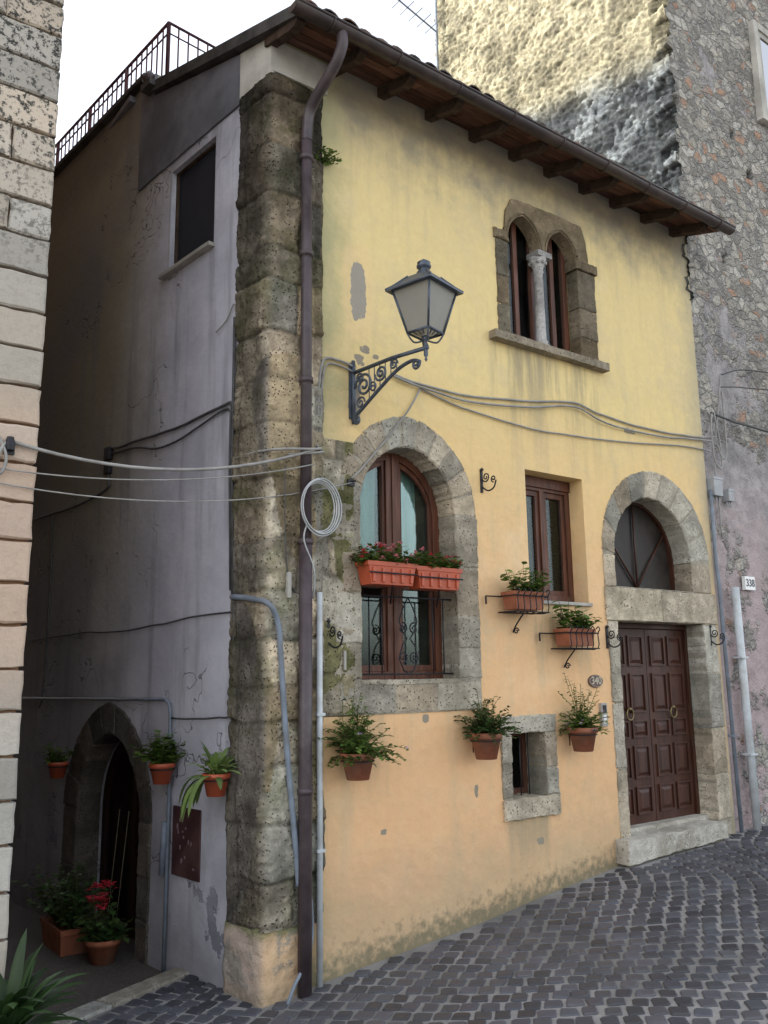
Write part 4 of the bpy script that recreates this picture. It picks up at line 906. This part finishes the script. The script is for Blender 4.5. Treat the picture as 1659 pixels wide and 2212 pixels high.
# ============================================================ SMALL WALL ITEMS
g=G((3.41,0,1.98));n=24;ov=[(3.40+.10*math.cos(2*math.pi*i/n),1.985+.058*math.sin(2*math.pi*i/n)) for i in range(n)]
g.prism(ov,-.016,.005,ch=.008);s1=build("house_number_sign",g,SIGNB,None,"brown oval enamel house number plate reading 340","sign")
g=G((3.40,-.018,1.985));text(g,"340",.095,(3.40,1.987),TF,-.018);build("numerals",g,CREAM,s1,rec=False)
g=G((3.40,-.018,1.985));g.tube([(3.40+.092*math.cos(2*math.pi*i/n),-.017,1.985+.051*math.sin(2*math.pi*i/n)) for i in range(n)],.002,4,closed=True);build("rim",g,CREAM,s1,rec=False)
g=G((6.10,0,3.01));g.box(6.00,6.20,-.022,.02,2.94,3.09);s2=build("house_number_sign",g,SIGNW,None,"white house number plate reading 338","sign",bevel=.003)
g=G((6.10,-.022,3.01));text(g,"338",.115,(6.10,3.014),TF,-.0235);build("numerals",g,INK,s2,rec=False)
g=G((3.48,0,1.7));g.box(3.435,3.515,-.03,.005,1.58,1.79);ic=build("intercom",g,MARB,None,"grey door intercom panel with buttons","intercom",bevel=.004)
g=G((3.48,-.03,1.7));g.box(3.45,3.50,-.033,-.028,1.70,1.77);[g.box(3.455,3.495,-.034,-.028,1.61+.028*k,1.628+.028*k,1) for k in range(3)];build("buttons",g,[IRON,SIGNW],ic)
g=G((6.6,0,1.9));g.box(6.38,6.50,-.04,.02,1.70,1.84);ic=build("intercom",g,MARB,None,"small grey intercom on the pink neighbouring wall","intercom",bevel=.004)
g=G((6.6,-.03,1.9));[g.box(6.40,6.48,-.043,-.038,1.72+.035*k,1.745+.035*k) for k in range(3)];build("buttons",g,MESH,ic)
for (x,z,w,h) in ((5.56,4.04,.16,.2),(5.80,3.97,.10,.13)):
    g=G((x,0,z));g.box(x-w/2,x+w/2,-.07,.03,z-h/2,z+h/2);g.box(x-w/2-.008,x+w/2+.008,-.075,-.062,z+h/2-.02,z+h/2+.008)
    for k in range(3): g.tube([(x-w/3+k*w/3,-.03,z-h/2),(x-w/3+k*w/3,-.03,z-h/2-.06)],.008,6)
    build("junction_box",g,GREYB,None,"grey electrical junction box where the house walls meet","electric box",bevel=.006)
g=G((.14,-.05,2.64));g.box(.13,.16,-.065,.0,2.60,2.78);build("thermometer_plate",g,MARB,None,"slim pale plate fixed to the corner stones","plate",bevel=.003)
g=G((.64,-.02,2.15));g.box(.625,.645,-.03,.0,2.10,2.24);build("thermometer_plate",g,MARB,None,"slim pale plate beside the arched window","plate",bevel=.003)
def hook(x,z):
    g=G((x,-.02,z));g.box(x-.012,x+.012,-.012,.005,z-.10,z+.10)
    g.tube(smooth([(x,-.01,z-.05),(x+.02,-.06,z-.09),(x+.03,-.12,z-.07),(x+.03,-.15,z-.01)],4),.007,5)
    T=lambda u,d,zz:Vector((x+.01,-u,zz));g.tube(spiral((.05,z+.03),.045,.008,math.pi,1.6,T,0),.006,5)
    g.tube(spiral((.14,z+.0),.03,.006,-math.pi/2,-1.3,T,0),.006,5);g.lathe([(0,.08),(.018,.10),(0,.12)],(x,-.015,z),8)
    return build("wall_hook",g,IRON,None,"ornamental black iron flower hook on the wall","hook",rec=False,group="iron flower hooks")
for p in ((2.07,3.68),(.50,2.35),(3.60,2.38),(5.27,2.42)): hook(*p)
g=G((.7,0,3.5));g.box(.67,.73,-.03,.0,3.47,3.52);g.tube([(.70,-.03,3.50),(.70,-.08,3.50)],.008,5);build("cable_bracket",g,IRON,None,"small black cable bracket on the stone arch","bracket")
g=G(tuple(TL(.97,0,.86)));g.box(.78,1.17,-.012,.01,.63,1.12,T=TL);mp=build("meter_panel",g,METP,None,"rust brown metal meter cover on the grey side wall","panel",bevel=.003)
g=G(tuple(TL(.97,-.01,.86)))
for k in range(16):
    s=R.uniform(.82,1.12);z=R.uniform(.68,1.06);g.box(s,s+R.uniform(.01,.025),-.0145,-.011,z,z+R.uniform(.01,.03),T=TL)
build("paper_scraps",g,simple("faded_paper",(.20,.14,.15),.8,.1),mp,kind="stuff")
g=G((5.30,4.0,10.5));g.tube([(5.30,4.05,9.8),(5.30,4.05,13.2)],.022,6);g.tube([(5.30,4.05,12.3),(4.45,4.0,12.45)],.013,5)
for k in range(5): g.tube([(4.5+k*.17,3.85,12.44-.03*k),(4.5+k*.17,4.2,12.44-.03*k)],.006,4)
g.box(5.30,5.44,4.03,4.07,10.5,10.53);g.box(5.30,5.44,4.03,4.07,11.5,11.53)
build("antenna",g,GPIPE,None,"thin rooftop television antenna fixed to the rubble wall","antenna",rec=False)
g=G((.45,-.02,6.1));bush(g,(.44,-.035,6.05),22,.16,1,.03,.02,9,120,droop=.6,up0=.0);build("wall_weed",g,[STEM,LEAF],None,"small green weed sprouting from the wall beside the downpipe","plant",rec=False)
# ============================================================ RIGHT NEIGHBOUR
nb=empty("stone_building",(7.5,2,0),"tall old rubble stone building with patches of pink plaster","building")
def fnr(a,b):
    x=5.44+a*4.3;z=-.1+b*14.2
    off=mn.noise(Vector((x*7,z*7,2)))*.016+mn.noise(Vector((x*1.2,z*1.2,7)))*.025
    hole=mn.cell(Vector((x*2.6,z*2.2,5)));fx=(x*2.6)%1;fz=(z*2.2)%1
    c=1
    if z>5 and hole>.80 and .3<fx<.55 and .3<fz<.55: off-=.10;c=.15
    return Vector((x,.03-off,z)),(c,c,c)
g=G();g.sheet(fnr,110,360);build("wall",g,RUB,nb,"grey rubble street wall with pink plaster remains",rec=False)
def fns(a,b):
    y=-.03+a*4.22;z=6.2+b*8;n=mn.fractal(Vector((y*2.2,z*2.6,4)),.75,2.1,4);n2=mn.noise(Vector((y*13,z*14,1)));n3=mn.noise(Vector((y*30,z*32,7)));n4=mn.noise(Vector((y*6,z*7,9)))
    off=.022*n+.018*n4+.034*n2+.024*n3+.03
    k=1
    if y<.22:
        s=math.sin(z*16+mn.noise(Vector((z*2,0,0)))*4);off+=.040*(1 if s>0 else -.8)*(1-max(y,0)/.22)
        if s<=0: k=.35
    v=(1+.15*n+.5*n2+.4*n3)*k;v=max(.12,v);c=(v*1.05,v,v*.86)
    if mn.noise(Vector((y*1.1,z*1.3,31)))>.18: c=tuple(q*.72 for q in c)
    w=max(0,min(1,(9.6+.2*y-z)*2))  # bluish tint below the slanting edge paints the cast shadow into the colour
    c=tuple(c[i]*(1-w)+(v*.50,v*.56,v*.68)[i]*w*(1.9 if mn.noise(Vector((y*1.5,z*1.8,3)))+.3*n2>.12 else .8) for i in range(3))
    return Vector((5.43-off,y,z)),c
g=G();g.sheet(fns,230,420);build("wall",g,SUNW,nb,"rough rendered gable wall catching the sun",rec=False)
g=G();g.box(5.52,9.7,.12,4.15,-.1,14.05);build("wall",g,RUB,nb,"plain inner mass of the old building")
g=G((8.2,0,10));g.plate([(7.42,9.30),(9.1,9.30),(9.1,10.80),(7.42,10.80)],[[(7.52,9.38),(8.98,9.38),(8.98,10.70),(7.52,10.70)]],-.05,.06);nw=build("window",g,PALEP,nb,"upper window with pale surround")
g=G((8.2,0,10));g.plate([(7.52,9.38),(8.98,9.38),(8.98,10.70),(7.52,10.70)],[[(7.60,9.46),(8.2,9.46),(8.2,10.62),(7.60,10.62)],[(8.28,9.46),(8.9,9.46),(8.9,10.62),(8.28,10.62)]],-.03,-.005);build("frame",g,MARB,nw,rec=False)
g=G((8.2,0,10));g.box(7.55,8.95,-.015,-.012,9.4,10.68);build("glass",g,glass("sky_glass",(.2,.25,.3),.45),nw)
# ============================================================ LEFT NEIGHBOUR
ln=empty("rusticated_building",(-2.6,1,0),"tall building of pale rusticated stone courses across the alley","building")
g=G();xr=-1.585
vs=[(-7,.02,-.3),(xr-.02,.02,-.3),(xr-.02,12,-.3),(-7,12,-.3),(-7,.02,12.9),(xr-.02,.02,12.9),(xr-.02,12,16.0),(-7,12,16.0)]
g.add(vs,[(0,1,2,3),(4,5,6,7),(0,1,5,4),(1,2,6,5),(2,3,7,6),(3,0,4,7)]);build("wall",g,RJ,ln,"main wall mass with sandy joints",rec=False)
g=G();z=-.02;k=0
while z<12.6:
    h=.238+R.uniform(-.012,.012);x=xr;first=True
    while x>-3.6:
        w=(R.uniform(.75,1.0) if k%2 else R.uniform(.24,.45)) if first else R.uniform(.6,1.0);first=False
        c=tint(.74,1.12,.06)
        if z<2.2: c=tuple(v*.9 for v in c)
        g.prism(jitter([(x-w+.009,z+.009),(x-.0,z+.009),(x-.0,z+h-.009),(x-w+.009,z+h-.009)],.06,.005),-.026+R.uniform(-.005,.005),.3,c=c,ch=.014);x-=w
    z+=h;k+=1
build("stone_courses",g,RUST,ln,"horizontal drafted courses with lichen",rec=False)
# ============================================================ GROUND
def interp(x,T):
    if x<=T[0][0]: return T[0][1]
    for (a,b),(c,d) in zip(T,T[1:]):
        if x<=c: t=(x-a)/(c-a);return b+(d-b)*t
    return T[-1][1]
ZT=[(-8,-.05),(0,0),(1.8,.18),(3.63,.385),(5.4,.45),(6.1,.47),(14,.9)]
def gz(x,y): return interp(x,ZT)+.03*max(0,-y)+.012*mn.noise(Vector((x*.8,y*.8,0)))
def ymax(x): return .97+(x+.12)*.41 if x<-.05 else .25
g=G()
def fg(a,b):
    x=-8+a*22;y=-14+b*(ymax(x)+14);return Vector((x,y,gz(x,y)-.006)),(1,1,1)
g.sheet(fg,110,90);st_=build("street",g,JOINT,None,kind="structure",rec=False)
g=G();cell=.122;th=math.radians(38);ct,s_=math.cos(th),math.sin(th)
vsA=[];fsA=[];csA=[]
for i in range(-100,120):
    for j in range(-100,100):
        u=i*cell;v=j*cell
        u2=u+.10*math.sin(v*.9)+.05*math.sin(v*2.3+1);v2=v+.18*math.sin(u*1.5+.5)+.05*math.sin(u*3.1)
        u2+=R.uniform(-.009,.009);v2+=R.uniform(-.009,.009)
        x=u2*ct-v2*s_+1;y=u2*s_+v2*ct-3
        if x<-3.2 or x>10.5 or y<-7.5 or y>ymax(x)-.1: continue
        if y>-.07 and x>-.05: continue
        if x<-1.5 and y>-.06: continue
        if 3.5<x<5.1 and y>-.20: continue
        hu=cell*.5-R.uniform(.006,.014);hv=cell*.5-R.uniform(.006,.014);rt=th+R.uniform(-.09,.09)+.10*math.cos(v*.9)
        c_,q_=math.cos(rt),math.sin(rt);z=gz(x,y)+R.uniform(-.003,.004);tx,ty=R.uniform(-.035,.035),R.uniform(-.035,.035)
        sx=(gz(x+.2,y)-gz(x-.2,y))/.4;sy=(gz(x,y+.2)-gz(x,y-.2))/.4
        b=len(vsA);t=R.uniform(.6,1.4);tc=(t*R.uniform(.95,1.05),t,t*R.uniform(.97,1.07))
        jit=[(R.uniform(-.007,.007),R.uniform(-.007,.007)) for _ in range(8)]
        for k,dz in ((1,-.012),(.96,-.001),(.84,.0035)):
            for q8,(a_,b_) in enumerate(((-1,-.8),(-.8,-1),(.8,-1),(1,-.8),(1,.8),(.8,1),(-.8,1),(-1,.8))):
                du,dv=a_*hu*k+jit[q8][0],b_*hv*k+jit[q8][1];X=c_*du-q_*dv;Y=q_*du+c_*dv
                vsA.append(Vector((x+X,y+Y,z+dz+X*(sx+tx)+Y*(sy+ty))));csA.append(tc)
        for r_ in range(2):
            for k in range(8): fsA.append((b+r_*8+k,b+r_*8+(k+1)%8,b+r_*8+8+(k+1)%8,b+r_*8+8+k))
        fsA.append(tuple(b+16+k for k in range(8)))
g.add(vsA,fsA,0,sm=False,cs=csA)
build("cobblestones",g,COB,st_,kind="structure",rec=False)
g=G();g.sheet(lambda a,b:(Vector((-1.7+a*2.0,.15+b*11,-.07+.01*mn.noise(Vector((a*4,b*20,0))))),(1,1,1)),20,60);build("alley_path",g,ALLEY,None,kind="structure",rec=False)
g=G();P0=Vector((-.09,1.0,0));P1=Vector((-1.60,.37,0));dv=(P1-P0).normalized();nv=Vector((-dv.y,dv.x,0))
if nv.y<0: nv=-nv
t=0;Lk=(P1-P0).length
while t<Lk-.02:
    w=min(R.uniform(.3,.5),Lk-t);a=P0+dv*(t+.004);b=P0+dv*(t+w-.004)
    vs=[p+n_*nv+Vector((0,0,z)) for z in (-.2,.012) for p in (a,b) for n_ in (-.10,.07)]
    g.add(vs,[(0,1,3,2),(4,6,7,5),(0,4,5,1),(2,3,7,6),(0,2,6,4),(1,5,7,3)],0,tint(.6,.8));t+=w
build("kerb",g,STEP,None,kind="structure",bevel=.01)
g=G();g.add([(-400,-400,-.35),(400,-400,-.35),(400,400,-.35),(-400,400,-.35)],[(0,1,2,3)]);build("ground",g,GRND,None,kind="structure",rec=False)
# ============================================================ CAMERA / LIGHT
pi_=math.radians(10.69);ro=math.radians(.83);a=math.radians(52.9)
U=(math.sin(a),math.cos(a));N=(-math.cos(a),math.sin(a))
def lv(r,f,u): return Vector((r*U[0]+f*U[1],r*N[0]+f*N[1],u))
Fw=lv(0,math.cos(pi_),math.sin(pi_));Up0=lv(0,-math.sin(pi_),math.cos(pi_));Rt0=lv(1,0,0)
Rt=Rt0*math.cos(ro)-Up0*math.sin(ro);Up=Rt0*math.sin(ro)+Up0*math.cos(ro)
cam=bpy.data.cameras.new("camera");co=bpy.data.objects.new("camera",cam);COL.objects.link(co);scene.camera=co
co.matrix_world=Matrix((( Rt.x,Up.x,-Fw.x,-2.99),(Rt.y,Up.y,-Fw.y,-5.31),(Rt.z,Up.z,-Fw.z,2.05),(0,0,0,1)))
cam.sensor_fit='VERTICAL';cam.sensor_height=32;cam.lens=32*1887.2/2212;cam.clip_end=2000;cam.clip_start=.05
El=math.radians(30);A=math.radians(35)
sd=Vector((-math.cos(El)*math.cos(A),math.cos(El)*math.sin(A),math.sin(El)))
sun=bpy.data.lights.new("sun",'SUN');sun.energy=2.9;sun.angle=math.radians(.5);sun.color=(1,.94,.80)
so=bpy.data.objects.new("sun",sun);COL.objects.link(so);so.location=(-20,10,20);so.rotation_euler=sd.to_track_quat('Z','Y').to_euler()
w=bpy.data.worlds.new("World");scene.world=w;w.use_nodes=True;nt=w.node_tree;bg=nt.nodes["Background"]
sk=nt.nodes.new("ShaderNodeTexSky");sk.sky_type='NISHITA';sk.sun_disc=False;sk.sun_elevation=El;sk.sun_rotation=math.atan2(sd.x,sd.y);sk.air_density=1.0;sk.dust_density=3.0;sk.ozone_density=.6
hs=nt.nodes.new("ShaderNodeHueSaturation");hs.inputs["Saturation"].default_value=.35;hs.inputs["Value"].default_value=3.8;nt.links.new(sk.outputs[0],hs.inputs["Color"]);nt.links.new(hs.outputs[0],bg.inputs[0]);bg.inputs[1].default_value=.15
scene.view_settings.view_transform='Standard';scene.view_settings.look='None';scene.view_settings.exposure=0
